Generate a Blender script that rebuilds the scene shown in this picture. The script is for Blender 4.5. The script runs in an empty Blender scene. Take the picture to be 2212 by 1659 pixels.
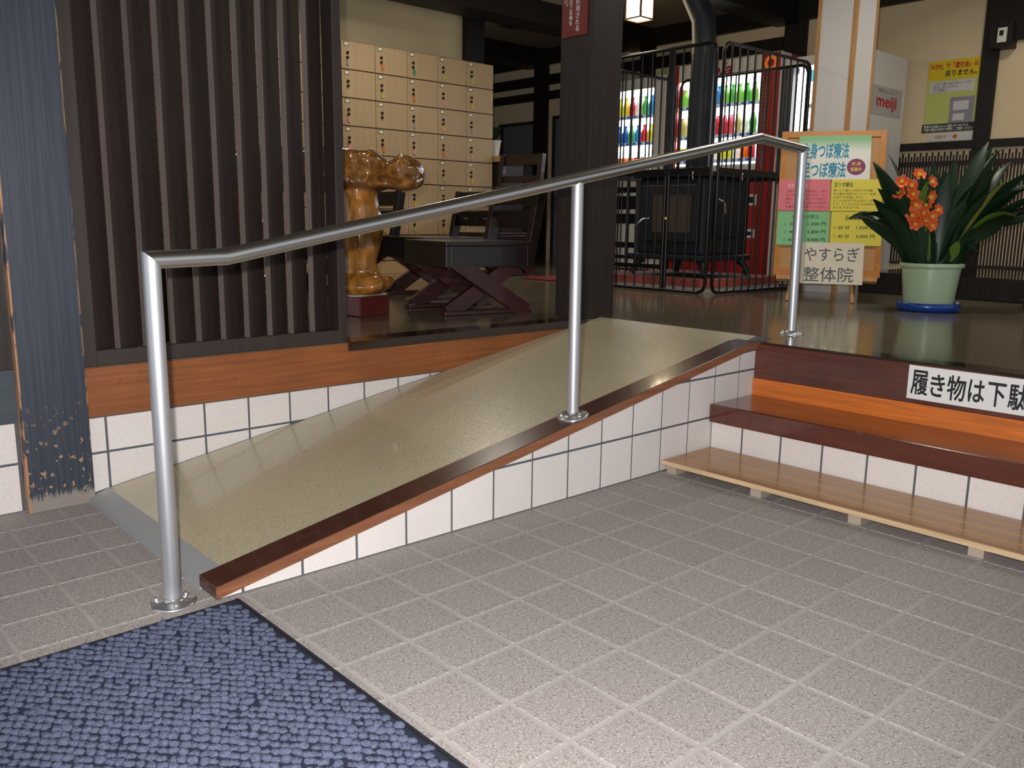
import bpy, bmesh, math, random
from mathutils import Vector, Matrix, noise
random.seed(7)
S = bpy.context.scene
COL = S.collection
# ------------------------------------------------------------------ camera
FWD = Vector((0.6621, 0.7260, -0.1863)); RGT = Vector((0.7397, -0.6728, 0.0129))
CAMLOC = Vector((-0.789, -1.777, 0.837))
yaw, pit, rol = math.radians(47.635), math.radians(-10.737), math.radians(0.753)
FWD = Vector((math.cos(pit)*math.cos(yaw), math.cos(pit)*math.sin(yaw), math.sin(pit)))
r0 = FWD.cross(Vector((0, 0, 1))).normalized(); u0 = r0.cross(FWD)
RGT = r0*math.cos(rol)+u0*math.sin(rol); UPV = -r0*math.sin(rol)+u0*math.cos(rol)
cd = bpy.data.cameras.new('camera'); cam = bpy.data.objects.new('camera', cd); COL.objects.link(cam)
M = Matrix((RGT, UPV, -FWD)).transposed().to_4x4(); M.translation = CAMLOC
cam.matrix_world = M
cd.sensor_fit = 'HORIZONTAL'; cd.sensor_width = 36; cd.lens = 1866.416/2212*36; cd.clip_start = .02
S.camera = cam
# ------------------------------------------------------------------ world (daylight that comes in by the open entrance)
w = bpy.data.worlds.new('daylight'); S.world = w; w.use_nodes = True
bg = w.node_tree.nodes['Background']; bg.inputs[0].default_value = (.86, .92, 1.0, 1); bg.inputs[1].default_value = .62
# the flash of the camera
fl = bpy.data.lights.new('camera_flash', 'SPOT'); fl.energy = 215; fl.shadow_soft_size = .012
fl.spot_size = math.radians(100); fl.spot_blend = .7; fl.color = (1, .97, .95)
flo = bpy.data.objects.new('camera_flash', fl); COL.objects.link(flo)
mf = M.copy(); mf.translation = CAMLOC - RGT*.045 + UPV*.065 + FWD*.02; flo.matrix_world = mf
# fill lights added under the ceiling above the frame to brighten the hall
def fill_light(loc, e, col=(1, .90, .76), size=.3):
    l = bpy.data.lights.new('hall_fill_light', 'AREA'); l.energy = e; l.color = col; l.shape = 'DISK'; l.size = size; l.spread = math.radians(165)
    o = bpy.data.objects.new('hall_fill_light', l); COL.objects.link(o); o.location = loc
for loc, e in (((2.9, 3.1, 2.66), 16), ((3.5, .3, 2.66), 15), ((5.2, .1, 2.66), 10), ((1.0, 2.2, 2.66), 8)): fill_light(loc, e)
S.view_settings.view_transform = 'Standard'; S.view_settings.look = 'None'
S.view_settings.exposure = 0.0; S.view_settings.gamma = 1; S.view_settings.use_curve_mapping = False
# ------------------------------------------------------------------ materials
def lin(c):
    if isinstance(c, str):
        c = [int(c[i:i+2], 16)/255 for i in (0, 2, 4)]
        c = [x/12.92 if x <= .04045 else ((x+.055)/1.055)**2.4 for x in c]
    return tuple(c)
MATS = {}
def mat(name, col, rough=.5, metal=0, spec=.5, coat=0, grain=None, speck=None, rnd=0, bump=0, bscale=200, emit=0, blotch=None, aniso=0):
    """grain=(sx,sy,sz,amount); speck=(scale,colour,threshold); blotch=(scale,amount)"""
    m = bpy.data.materials.new(name); m.use_nodes = True; MATS[name] = m
    nt = m.node_tree; N = nt.nodes; L = nt.links; b = N['Principled BSDF']
    c = lin(col); b.inputs['Base Color'].default_value = (*c, 1)
    b.inputs['Roughness'].default_value = rough; b.inputs['Metallic'].default_value = metal
    b.inputs['Specular IOR Level'].default_value = spec
    if coat: b.inputs['Coat Weight'].default_value = coat; b.inputs['Coat Roughness'].default_value = .06
    if emit:
        b.inputs['Emission Color'].default_value = (*c, 1); b.inputs['Emission Strength'].default_value = emit
    tc = N.new('ShaderNodeTexCoord')
    cur = None
    def mix(fac, a, bb, blend='MIX'):
        x = N.new('ShaderNodeMix'); x.data_type = 'RGBA'; x.blend_type = blend
        if hasattr(fac, 'links'): L.new(fac, x.inputs[0])
        else: x.inputs[0].default_value = fac
        for v, i in ((a, 6), (bb, 7)):
            if hasattr(v, 'links'): L.new(v, x.inputs[i])
            else: x.inputs[i].default_value = (*v, 1)
        return x.outputs[2]
    if grain:
        mp = N.new('ShaderNodeMapping'); L.new(tc.outputs['Object'], mp.inputs[0]); mp.inputs['Scale'].default_value = grain[:3]
        n = N.new('ShaderNodeTexNoise'); L.new(mp.outputs[0], n.inputs[0]); n.inputs['Scale'].default_value = 1; n.inputs['Detail'].default_value = 5; n.inputs['Distortion'].default_value = .6
        r = N.new('ShaderNodeMapRange'); L.new(n.outputs[0], r.inputs[0]); r.inputs[1].default_value = .3; r.inputs[2].default_value = .7
        a = grain[3]
        cur = mix(r.outputs[0], tuple(x*(1-a) for x in c), tuple(min(1, x*(1+a)) for x in c))
    if blotch:
        n = N.new('ShaderNodeTexNoise'); L.new(tc.outputs['Object'], n.inputs[0]); n.inputs['Scale'].default_value = blotch[0]; n.inputs['Detail'].default_value = 4
        r = N.new('ShaderNodeMapRange'); L.new(n.outputs[0], r.inputs[0]); r.inputs[1].default_value = .3; r.inputs[2].default_value = .7; r.inputs[3].default_value = 1-blotch[1]; r.inputs[4].default_value = 1+blotch[1]
        hv = N.new('ShaderNodeHueSaturation'); L.new(r.outputs[0], hv.inputs['Value'])
        if cur: L.new(cur, hv.inputs['Color'])
        else: hv.inputs['Color'].default_value = (*c, 1)
        cur = hv.outputs[0]
    if speck:
        for sc, sc_col, th in (speck if isinstance(speck, list) else [speck]):
            n = N.new('ShaderNodeTexNoise'); L.new(tc.outputs['Object'], n.inputs[0]); n.inputs['Scale'].default_value = sc; n.inputs['Detail'].default_value = 2; n.inputs['Roughness'].default_value = .6
            r = N.new('ShaderNodeMapRange'); L.new(n.outputs[0], r.inputs[0]); r.inputs[1].default_value = th; r.inputs[2].default_value = th+.1
            cur = mix(r.outputs[0], cur if cur else c, lin(sc_col))
    if rnd:
        oi = N.new('ShaderNodeObjectInfo'); r = N.new('ShaderNodeMapRange'); L.new(oi.outputs['Random'], r.inputs[0]); r.inputs[3].default_value = 1-rnd; r.inputs[4].default_value = 1+rnd
        hv = N.new('ShaderNodeHueSaturation'); L.new(r.outputs[0], hv.inputs['Value'])
        if cur: L.new(cur, hv.inputs['Color'])
        else: hv.inputs['Color'].default_value = (*c, 1)
        cur = hv.outputs[0]
    if cur:
        L.new(cur, b.inputs['Base Color'])
        if emit: L.new(cur, b.inputs['Emission Color'])
    if bump:
        n = N.new('ShaderNodeTexNoise'); L.new(tc.outputs['Object'], n.inputs[0]); n.inputs['Scale'].default_value = bscale; n.inputs['Detail'].default_value = 3
        bp = N.new('ShaderNodeBump'); bp.inputs['Strength'].default_value = bump; bp.inputs['Distance'].default_value = .002
        L.new(n.outputs[0], bp.inputs['Height']); L.new(bp.outputs[0], b.inputs['Normal'])
    return m
mat('floor_tile', '9b9491', .62, spec=.22, speck=[(260, 'bbb3ad', .53), (210, '7a716c', .57)], rnd=.035, bump=.15, bscale=200)
mat('floor_grout', 'a8a29e', .9, spec=.1, blotch=(6, .08))
mat('wall_tile', 'ded7d3', .5, spec=.35, speck=[(420, 'c0aea4', .58)], rnd=.025, bump=.15, bscale=300, blotch=(5, .03))
mat('wall_grout', '555a5f', .85)
mat('beam_wood', '8c5128', .45, coat=.15, grain=(3, 40, 90, .22), blotch=(3, .18), speck=(30, '7a3c12', .68))
mat('riser_wood', '582f24', .32, coat=.3, grain=(40, 3, 60, .2), blotch=(4, .25))
mat('orange_wood', 'd0702a', .4, coat=.2, grain=(60, 4, 90, .22))
mat('tread_wood', '582c20', .18, coat=.6, grain=(60, 4, 40, .2))
mat('curb_wood', '48291f', .25, coat=.4, grain=(3, 60, 60, .2), speck=(60, '8a6a58', .76))
mat('curb_edge', '85553a', .4, coat=.2, grain=(3, 60, 60, .25))
mat('ramp_vinyl', 'c0b596', .25, spec=.5, coat=.28, speck=[(200, '9d947c', .56), (90, 'bdb59d', .6)], bump=.35, bscale=130, blotch=(2.5, .05))
mat('metal_strip', 'a9abad', .5, .3)
mat('steel', 'c6c5c2', .30, 1.0, bump=.04, bscale=500)
mat('steel_post', 'cfd0d4', .42, .85, bump=.05, bscale=400)
mat('chrome', 'e0e0e0', .24, .9)
mat('upper_floor', '6f6553', .13, spec=.5, coat=0, speck=[(180, '5c523f', .56)], blotch=(1.2, .06))
mat('edge_board', '2a1a12', .12, spec=.6, coat=.5, grain=(4, 4, 4, .2))
mat('dark_wood', '2b2320', .45, spec=.4, grain=(50, 50, 3, .3))
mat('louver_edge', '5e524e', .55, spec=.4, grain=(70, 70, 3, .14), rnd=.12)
mat('louver_wood', '332926', .5, spec=.45, grain=(70, 70, 3, .16), rnd=.1)
mat('black_wood', '1a1512', .5, spec=.35, grain=(30, 30, 3, .3))
mat('pillar_wood', '2a211d', .42, spec=.45, grain=(60, 60, 2, .3))
mat('chair_wood', '1d1210', .35, coat=.2, grain=(20, 20, 20, .35))
mat('chair_leg_wood', '3c1c1a', .4, coat=.2, grain=(12, 12, 12, .4))
mat('beige_wall', 'c6b592', .8, spec=.2, blotch=(3, .04))
mat('cream_wall', 'd2bf9c', .8, spec=.2, blotch=(3, .04))
mat('ceiling_board', '94846f', .8, spec=.2, blotch=(2, .05))
mat('slate_board', '3b444c', .6, grain=(3, 3, 60, .12))
mat('white_paint', 'd8d4cf', .6, speck=(90, 'a89c90', .80))
mat('trim_wood', 'b78a5a', .5, grain=(80, 80, 4, .2))
mat('locker_gap', '5a4030', .8); mat('locker_body', 'b79468', .5, grain=(4, 30, 40, .05))
mat('locker_door', 'ac936f', .5, grain=(40, 30, 4, .06), rnd=.04)
mat('knob_dark', '2a2119', .3, .6)
mat('plate_white', 'dcdcc8', .4)
mat('plate_frame', '6d6a55', .4, .5)
for n, c in dict(yellow='d8a52a', orange='c86a20', pink='d08a96', green='1f8a5a', grey='8f8f9c', lime='a7b04a').items(): mat('tag_'+n, c, .4)
mat('burl', '8c5d2a', .18, coat=.5, grain=(14, 14, 26, .6), blotch=(22, .4), speck=(16, '5a3416', .62))
mat('burl_leg', 'a06a2c', .16, coat=.5, grain=(30, 30, 6, .55), blotch=(9, .25))
mat('maroon_block', '5a2320', .2, coat=.5, blotch=(8, .2))
mat('cloth_white', 'b8b2a6', .8)
mat('iron', '17191c', .45, .3, spec=.5)
mat('iron_bar', '121315', .3, .4, spec=.6)
mat('stove_iron', '1e2228', .5, .2, blotch=(6, .1))
mat('stove_glass', '4a4038', .35, spec=.5, grain=(2, 60, 3, .15))
mat('brick', '94473c', .8, rnd=.2, blotch=(20, .2))
mat('hearth_top', '53423c', .7, blotch=(8, .2))
mat('mortar', 'a29a90', .9)
mat('vend_white', 'cfccc4', .4); mat('price_strip', 'cdd6e4', .4, emit=.25)
mat('vend_grey', '4a4b4c', .4)
mat('vend_red', '9c1a1c', .3, coat=.3)
mat('vend_dark', '16171a', .4)
mat('vend_light', 'f4f8ff', .5, emit=6)
mat('vend_back', 'd8e4ee', .5, emit=.9)
mat('vend_tube', 'ffffff', .5, emit=5)
mat('vend_cyan', '4cb6dc', .5, emit=1.0)
mat('vend_button', '2b5aa6', .4, emit=.35)
mat('led_green', '22c860', .4, emit=2)
for i, c in enumerate(['b8202a', '2f7ac0', '49a040', 'c9c32c', 'e6e2d8', 'c86a1c', '7a3a1c', '7fbf4a', '1d4f9a', 'd24a5a', 'a8a060', '3c8f7a']):
    mat('drink_%d' % i, c, .3, emit=.45)
mat('lantern_paper', 'fff0c8', .6, emit=7)
mat('lantern_wood', '5a3418', .5)
mat('board_frame', 'b5752f', .45, grain=(30, 30, 30, .12))
mat('cork', 'b58a5c', .9, speck=[(300, '9c7248', .58)], bump=.1)
mat('paper_white', 'dedfd6', .7)
mat('paper_cream', 'd9d0bc', .7); mat('brand_grey', 'aeaba4', .5)
mat('paper_pink', 'd8737f', .7)
mat('paper_green', '7fbd86', .7)
mat('paper_yellow', 'd9ca4a', .7)
mat('ink_teal', '2b87a6', .7); mat('ink_black', '1c1c20', .6); mat('ink_grey', '55555a', .7); mat('ink_red', 'b5242a', .6)
mat('ink_pinkred', '8f3a48', .7); mat('ink_yellow', 'e0c83a', .6); mat('ink_white', 'd8d8d0', .6); mat('ink_brown', '5c5230', .7); mat('ink_pale', 'e8c8cc', .7)
mat('ink_darkgreen', '2f5a3c', .7)
mat('purple', '84376a', .7)
mat('sign_white', 'e6e4df', .4)
mat('sign_maroon', '6e241e', .5)
mat('pot_green', 'a9bd9a', .3, coat=.2)
mat('pot_brown', '4a3428', .5)
mat('saucer_blue', '123f8c', .3, coat=.2)
mat('saucer_dark', '17181c', .4)
mat('soil', '35271d', .95)
mat('leaf', '17301a', .35, spec=.5, blotch=(6, .3))
mat('leaf_light', '5a7a2c', .4, blotch=(8, .2))
mat('leaf_olive', '7a7a34', .4, blotch=(8, .2))
mat('ink_orange', 'b06030', .6); mat('petal', 'e2602a', .5, blotch=(30, .15)); mat('flower_eye', 'efc64a', .5); mat('petal_salmon', 'd86a5a', .5)
mat('stem_green', '4f7a30', .5)
mat('duck_wood', 'a06e34', .3, coat=.35, grain=(60, 3, 40, .12), rnd=.05)
mat('duck_gap', 'd2a13c', .6)
mat('duck_edge', 'c9ad88', .7, grain=(60, 3, 90, .2))
mat('duck_block', 'a79a88', .8)
mat('mat_rubber', '14161c', .75)
mat('mat_base', '1c2236', .95)
mat('mat_pile', '62687f', .95, spec=.08, speck=[(420, '3d4359', .55), (650, '9396a8', .62)], bump=.9, bscale=900)
mat('red_cloth', '7a1c20', .7)
mat('poster_base', 'c9c39a', .6); mat('poster_yellow', 'd4b814', .6); mat('poster_lime', 'b9bd6a', .6); mat('poster_grey', '85848c', .6); mat('poster_black', '1c1c26', .6); mat('poster_panel', 'c6c2be', .6)
mat('socket', 'd5d2c4', .4)
mat('door_panel', '63656a', .6); mat('door_frame', '2a1c16', .5)
mat('vent_metal', '6a665e', .5)
# sheet with a pale green band that fades downwards (print)
def gradient_sheet():
    m = mat('paper_gradient', 'dedfd6', .7); nt = m.node_tree
    tc = nt.nodes.new('ShaderNodeTexCoord'); sp = nt.nodes.new('ShaderNodeSeparateXYZ'); nt.links.new(tc.outputs['Object'], sp.inputs[0])
    mr = nt.nodes.new('ShaderNodeMapRange'); nt.links.new(sp.outputs[2], mr.inputs[0]); mr.inputs[1].default_value = 1.24; mr.inputs[2].default_value = 1.31
    mx = nt.nodes.new('ShaderNodeMix'); mx.data_type = 'RGBA'; nt.links.new(mr.outputs[0], mx.inputs[0])
    mx.inputs[6].default_value = (*lin('dedfd6'), 1); mx.inputs[7].default_value = (*lin('86b886'), 1)
    nt.links.new(mx.outputs[2], nt.nodes['Principled BSDF'].inputs['Base Color'])
gradient_sheet()
# dark stained pillar with worn, chipped foot
def worn_pillar():
    m = mat('worn_pillar', '2f3642', .42, spec=.5); nt = m.node_tree; N = nt.nodes; L = nt.links; b = N['Principled BSDF']
    tc = N.new('ShaderNodeTexCoord')
    def nz(scale, dist=0, detail=5):
        mp = N.new('ShaderNodeMapping'); L.new(tc.outputs['Object'], mp.inputs[0]); mp.inputs['Scale'].default_value = scale
        n = N.new('ShaderNodeTexNoise'); L.new(mp.outputs[0], n.inputs[0]); n.inputs['Scale'].default_value = 1; n.inputs['Detail'].default_value = detail; return n.outputs[0]
    def rng(v, a, bb, c=0, d=1):
        r = N.new('ShaderNodeMapRange'); L.new(v, r.inputs[0])
        for i, x in zip((1, 2, 3, 4), (a, bb, c, d)): r.inputs[i].default_value = x
        return r.outputs[0]
    def mul(a, bb):
        r = N.new('ShaderNodeMath'); r.operation = 'MULTIPLY'; L.new(a, r.inputs[0]); L.new(bb, r.inputs[1]); return r.outputs[0]
    def mix(f, a, bb):
        x = N.new('ShaderNodeMix'); x.data_type = 'RGBA'; L.new(f, x.inputs[0])
        for v, i in ((a, 6), (bb, 7)):
            if hasattr(v, 'links'): L.new(v, x.inputs[i])
            else: x.inputs[i].default_value = (*lin(v), 1)
        return x.outputs[2]
    sp = N.new('ShaderNodeSeparateXYZ'); L.new(tc.outputs['Object'], sp.inputs[0])
    base = mix(rng(nz((240, 60, 3)), .35, .68), '2b303b', '3b424f')
    chips = mul(rng(nz((85, 40, 60), detail=6), .615, .64), rng(sp.outputs[2], .33, .16))
    base = mix(chips, base, 'a58360')
    jag = nz((500, 100, 8), detail=2)
    add = N.new('ShaderNodeMath'); add.operation = 'MULTIPLY_ADD'; L.new(jag, add.inputs[0]); add.inputs[1].default_value = -.09; L.new(sp.outputs[2], add.inputs[2])
    base = mix(rng(add.outputs[0], .003, -.004), base, '8b827c')
    ex = mul(rng(nz((90, 30, 14), detail=4), .50, .53), rng(sp.outputs[0], -.0505, -.0465)); base = mix(ex, base, 'c9955c')
    ex = mul(rng(nz((80, 30, 12), detail=4), .46, .49), rng(sp.outputs[0], -.2155, -.2195)); base = mix(ex, base, 'b98560')
    L.new(base, b.inputs['Base Color'])
worn_pillar()
# ------------------------------------------------------------------ builders
class MB:
    def __init__(s): s.v = []; s.f = []; s.sm = []
    def add(s, vs, fs, smooth=False):
        k = len(s.v); s.v += [tuple(x) for x in vs]; s.f += [tuple(i+k for i in f) for f in fs]; s.sm += [smooth]*len(fs); return s
    def box(s, x0, x1, y0, y1, z0, z1):
        x0, x1 = min(x0, x1), max(x0, x1); y0, y1 = min(y0, y1), max(y0, y1); z0, z1 = min(z0, z1), max(z0, z1)
        return s.add([(x0, y0, z0), (x1, y0, z0), (x1, y1, z0), (x0, y1, z0), (x0, y0, z1), (x1, y0, z1), (x1, y1, z1), (x0, y1, z1)],
                     [(0, 3, 2, 1), (4, 5, 6, 7), (0, 1, 5, 4), (1, 2, 6, 5), (2, 3, 7, 6), (3, 0, 4, 7)])
    def obox(s, c, ax, ay, az, hx, hy, hz):
        c = Vector(c); ax, ay, az = (Vector(a).normalized() for a in (ax, ay, az)); vs = []
        for k in (-1, 1):
            for i, j in ((-1, -1), (1, -1), (1, 1), (-1, 1)): vs.append(c+ax*hx*i+ay*hy*j+az*hz*k)
        return s.add(vs, [(0, 3, 2, 1), (4, 5, 6, 7), (0, 1, 5, 4), (1, 2, 6, 5), (2, 3, 7, 6), (3, 0, 4, 7)])
    def prism(s, poly, fn0, fn1):
        n = len(poly); vs = [fn0(*p) for p in poly]+[fn1(*p) for p in poly]
        return s.add(vs, [tuple(range(n))[::-1], tuple(range(n, 2*n))]+[(i, (i+1) % n, n+(i+1) % n, n+i) for i in range(n)])
    def tube(s, path, r, n=16, a=0, b=None, caps=True):
        """mitred tube along path; emits the segments a..b"""
        P = [Vector(p) for p in path]; b = len(P)-1 if b is None else b; rr = r if hasattr(r, '__len__') else [r]*len(P)
        rings = []
        d0 = (P[1]-P[0]).normalized(); ref = Vector((0, 1, 0)) if abs(d0.y) < .9 else Vector((1, 0, 0))
        u = ref.cross(d0).normalized(); v = d0.cross(u)
        for i in range(len(P)):
            din = (P[i]-P[i-1]).normalized() if i else (P[1]-P[0]).normalized()
            dout = (P[i+1]-P[i]).normalized() if i < len(P)-1 else din
            nrm = (din+dout).normalized(); ring = []
            for k in range(n):
                t = 2*math.pi*k/n; o = (u*math.cos(t)+v*math.sin(t))*rr[i]
                o = o - din*(o.dot(nrm)/din.dot(nrm)); ring.append(P[i]+o)
            rings.append(ring)
            q = din.rotation_difference(dout); u = q @ u; v = q @ v
        vs = []; fs = []
        for i in range(a, b+1): vs += rings[i]
        m = b-a
        for i in range(m):
            for k in range(n): fs.append((i*n+k, i*n+(k+1) % n, (i+1)*n+(k+1) % n, (i+1)*n+k))
        s.add(vs, fs, True)
        if caps: s.add(rings[a], [tuple(range(n))[::-1]]); s.add(rings[b], [tuple(range(n))])
        return s
    def lathe(s, prof, c=(0, 0, 0), n=24, smooth=True, cap0=True, cap1=True):
        c = Vector(c); vs = []; fs = []
        for r, z in prof:
            for k in range(n): t = 2*math.pi*k/n; vs.append((c.x+r*math.cos(t), c.y+r*math.sin(t), c.z+z))
        for i in range(len(prof)-1):
            for k in range(n): fs.append((i*n+k, i*n+(k+1) % n, (i+1)*n+(k+1) % n, (i+1)*n+k))
        s.add(vs, fs, smooth)
        if cap0: s.add(vs[:n], [tuple(range(n))[::-1]])
        if cap1: s.add(vs[-n:], [tuple(range(n))])
        return s
    def mesh(s, name, m):
        me = bpy.data.meshes.new(name); me.from_pydata(s.v, [], s.f); me.materials.append(MATS[m])
        me.polygons.foreach_set('use_smooth', s.sm); me.update(); return me
    def build(s, name, m, parent=None, bevel=0):
        me = s.mesh(name, m)
        if bevel:
            bm = bmesh.new(); bm.from_mesh(me)
            bmesh.ops.remove_doubles(bm, verts=bm.verts, dist=1e-6)
            es = [e for e in bm.edges if len(e.link_faces) == 2 and e.calc_face_angle(0) > .6]
            bmesh.ops.bevel(bm, geom=es, offset=bevel, segments=2, affect='EDGES', clamp_overlap=True, profile=.5)
            bm.to_mesh(me); bm.free()
        return link(name, me, parent)
def link(name, me, parent=None):
    o = bpy.data.objects.new(name, me); COL.objects.link(o)
    if parent: o.parent = parent; o.matrix_parent_inverse = Matrix.Translation(-parent_origin(parent))
    return o
def parent_origin(p):
    v = Vector(p.location)
    while p.parent: p = p.parent; v = v+Vector(p.location) if False else v
    return v if not isinstance(p.data, bpy.types.Mesh) else Vector((0, 0, 0))
def empty(name, loc=(0, 0, 0), rz=0):
    o = bpy.data.objects.new(name, None); COL.objects.link(o); o.location = loc; o.rotation_euler.z = rz; o.empty_display_size = .05; return o
def tag(o, label=None, cat=None, group=None, kind=None):
    if label: o['label'] = label
    if cat: o['category'] = cat
    if group: o['group'] = group
    if kind: o['kind'] = kind
    return o
def copy_tree(o, parent=None):
    c = o.copy(); COL.objects.link(c); c.parent = parent
    for ch in o.children: copy_tree(ch, c)
    return c
def box(name, m, parent, x0, x1, y0, y1, z0, z1, bevel=0): return MB().box(x0, x1, y0, y1, z0, z1).build(name, m, parent, bevel)
def place(me, name, loc, parent=None, rot=None, scale=None):
    o = link(name, me, parent); o.location = loc
    if rot: o.rotation_euler = rot
    if scale: o.scale = scale
    return o
def clip(poly, fn):
    """keep the side where fn(p) >= 0"""
    out = []
    for i in range(len(poly)):
        a, b = poly[i], poly[(i+1) % len(poly)]; fa, fb = fn(a), fn(b)
        if fa >= 0: out.append(a)
        if (fa >= 0) != (fb >= 0):
            t = fa/(fa-fb); out.append((a[0]+(b[0]-a[0])*t, a[1]+(b[1]-a[1])*t))
    return out
def text(name, s, m, parent, o, right, up, w=None, h=None, size=None, bold=0, depth=.0006, align='L', shear=0, line=1.0):
    c = bpy.data.curves.new('lettering', 'FONT'); c.body = s; c.size = 1; c.resolution_u = 2; c.shear = shear; c.space_line = line
    t = bpy.data.objects.new('lettering', c); COL.objects.link(t)
    bpy.context.view_layer.update()
    me = bpy.data.meshes.new_from_object(t.evaluated_get(bpy.context.evaluated_depsgraph_get()))
    bpy.data.objects.remove(t); bpy.data.curves.remove(c)
    xs = [v.co.x for v in me.vertices]; ys = [v.co.y for v in me.vertices]
    x0, x1, y0, y1 = min(xs), max(xs), min(ys), max(ys)
    if size: sx = sy = size
    else:
        sx = w/(x1-x0) if w else None; sy = h/(y1-y0) if h else None
        sx = sx or sy; sy = sy or sx
    right = Vector(right).normalized(); up = Vector(up).normalized(); nrm = right.cross(up); o = Vector(o)+nrm*depth
    dx = -x0 if align == 'L' else -(x0+x1)/2
    for v in me.vertices:
        v.co = o+right*((v.co.x+dx)*sx)+up*((v.co.y-y0)*sy)
    if bold:
        k = bold*1.0; bm = bmesh.new()
        for q, (a, b) in enumerate(((0, 0), (k, 0), (-k, 0), (0, k), (0, -k), (k*.7, k*.7), (-k*.7, -k*.7), (k*.7, -k*.7), (-k*.7, k*.7))):
            n0 = len(bm.verts); bm.from_mesh(me); bm.verts.ensure_lookup_table()
            dv = right*(a*sx)+up*(b*sy)+nrm*(q*1e-5)
            for v in bm.verts[n0:]: v.co += dv
        bm.to_mesh(me); bm.free()
    me.materials.clear(); me.materials.append(MATS[m]); me.update()
    return link(name, me, parent)
# ------------------------------------------------------------------ entrance floor
G = .15
ZR = lambda x: .020+.172*(x+.06)            # ramp surface
ZC = lambda x: min(.037+.178*(x+.063), .404)  # top of the kerb board
FU = .40                                      # upper floor level
floor = MB().box(-2.4, 2.1, -3.4, 1.05, -.06, -.0014).build('floor', 'floor_grout')
tag(floor, 'grey speckled square tiles of the entrance floor', kind='structure')
def tile_mesh(a, b, h, ch, m, name):
    x, y = a/2, b/2; k = ch
    return MB().add([(-x, -y, 0), (x, -y, 0), (x, y, 0), (-x, y, 0), (-x, -y, h-k), (x, -y, h-k), (x, y, h-k), (-x, y, h-k), (-x+k, -y+k, h), (x-k, -y+k, h), (x-k, y-k, h), (-x+k, y-k, h)],
        [(0, 1, 5, 4), (1, 2, 6, 5), (2, 3, 7, 6), (3, 0, 4, 7), (4, 5, 9, 8), (5, 6, 10, 9), (6, 7, 11, 10), (7, 4, 8, 11), (8, 9, 10, 11)]).mesh(name, m)
tm = tile_mesh(G-.0095, G-.0095, .007, .0009, 'floor_tile', 'floor_tile')
stuff = MB()
for i in range(-15, 13):
    for j in range(-22, 7):
        cx, cy = (i+.5)*G, (j+.5)*G
        if cx > 1.775 and cy < 0: continue
        if cx > -.02 and cy > -.02 : continue
        d = Vector((cx, cy, 0))-CAMLOC; z = d.dot(FWD)
        px = 1106+1866*d.dot(RGT)/max(z, .01); py = 829-1866*d.dot(UPV)/max(z, .01)
        hid = -.9 < cx < -.1 and -1.2 < cy < -.12
        if z > .3 and -90 < px < 2300 and 900 < py < 1790 and not hid:
            o = place(tm, 'floor_tile', (cx, cy, -.007), floor, (random.gauss(0, .0012), random.gauss(0, .0012), 0))
        else:
            stuff.box(cx-.071, cx+.071, cy-.071, cy+.071, -.007, 0)
so = stuff.build('floor_tile_rest', 'floor_tile', floor); so['kind'] = 'stuff'
# ------------------------------------------------------------------ upper floor
up = MB()
up.box(2.066, 6.25, -3.4, 0, -.05, FU); up.box(2.168, 6.25, 0, .884, -.05, FU); up.box(-.048, 6.25, .885, 1.06, -.05, FU); up.box(-2.4, 6.25, 1.06, 7.2, -.05, FU)
upf = tag(up.build('floor_upper', 'upper_floor'), 'polished brown floor of the raised hall', kind='structure')
box('edge_board', 'edge_board', upf, .836, 2.078, .868, .985, FU-.03, FU+.0025)
box('edge_board', 'edge_board', upf, 2.052, 2.150, -3.4, -.035, FU-.006, FU+.0025)
# ------------------------------------------------------------------ ramp
ramp = tag(empty('ramp', (1.05, .43, 0)), 'beige vinyl wheelchair ramp with brown wooden kerb and white tiled side', 'ramp')
YS = -.020
prof = [(-.06, 0), (-.06, ZR(-.06)-.008), (-.005, ZR(-.005)), (2.17, ZR(2.17)), (2.17, 0)]
MB().prism(prof, lambda x, z: (x, .875, z-.001), lambda x, z: (x, -.008, z-.001)).build('core', 'wall_grout', ramp)
MB().prism([(-.005, ZR(-.005)-.004), (-.005, ZR(-.005)), (2.172, ZR(2.172)), (2.172, ZR(2.172)-.004)], lambda x, z: (x, .875, z+.0015), lambda x, z: (x, .06, z+.0015)).build('surface', 'ramp_vinyl', ramp)
MB().prism([(-.066, 0), (-.064, .014), (-.004, ZR(-.004)+.002), (-.004, 0)], lambda x, z: (x, .875, z), lambda x, z: (x, .064, z)).build('threshold_strip', 'metal_strip', ramp)
kp = [(-.066, ZC(-.066)-.030), (-.066, ZC(-.066)), (1.99, ZC(1.99)), (2.0455, .404), (2.0455, .374), (1.99, ZC(1.99)-.03)]
MB().prism(kp, lambda x, z: (x, .064, z), lambda x, z: (x, -.029, z)).build('kerb_board', 'curb_wood', ramp, .0025)
MB().prism([(x, z+(-.0015 if i in (1, 2, 3) else .0015)) for i, (x, z) in enumerate(kp)], lambda x, z: (x, -.028, z), lambda x, z: (x, -.0305, z)).build('kerb_edge', 'curb_edge', ramp)
MB().prism([(-.06, 0), (-.06, .004), (1.98, ZC(1.98)-.032), (2.064, .372), (2.064, 0)], lambda x, z: (x, -.006, z), lambda x, z: (x, -.0170, z)).build('grout', 'wall_grout', ramp)
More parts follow.
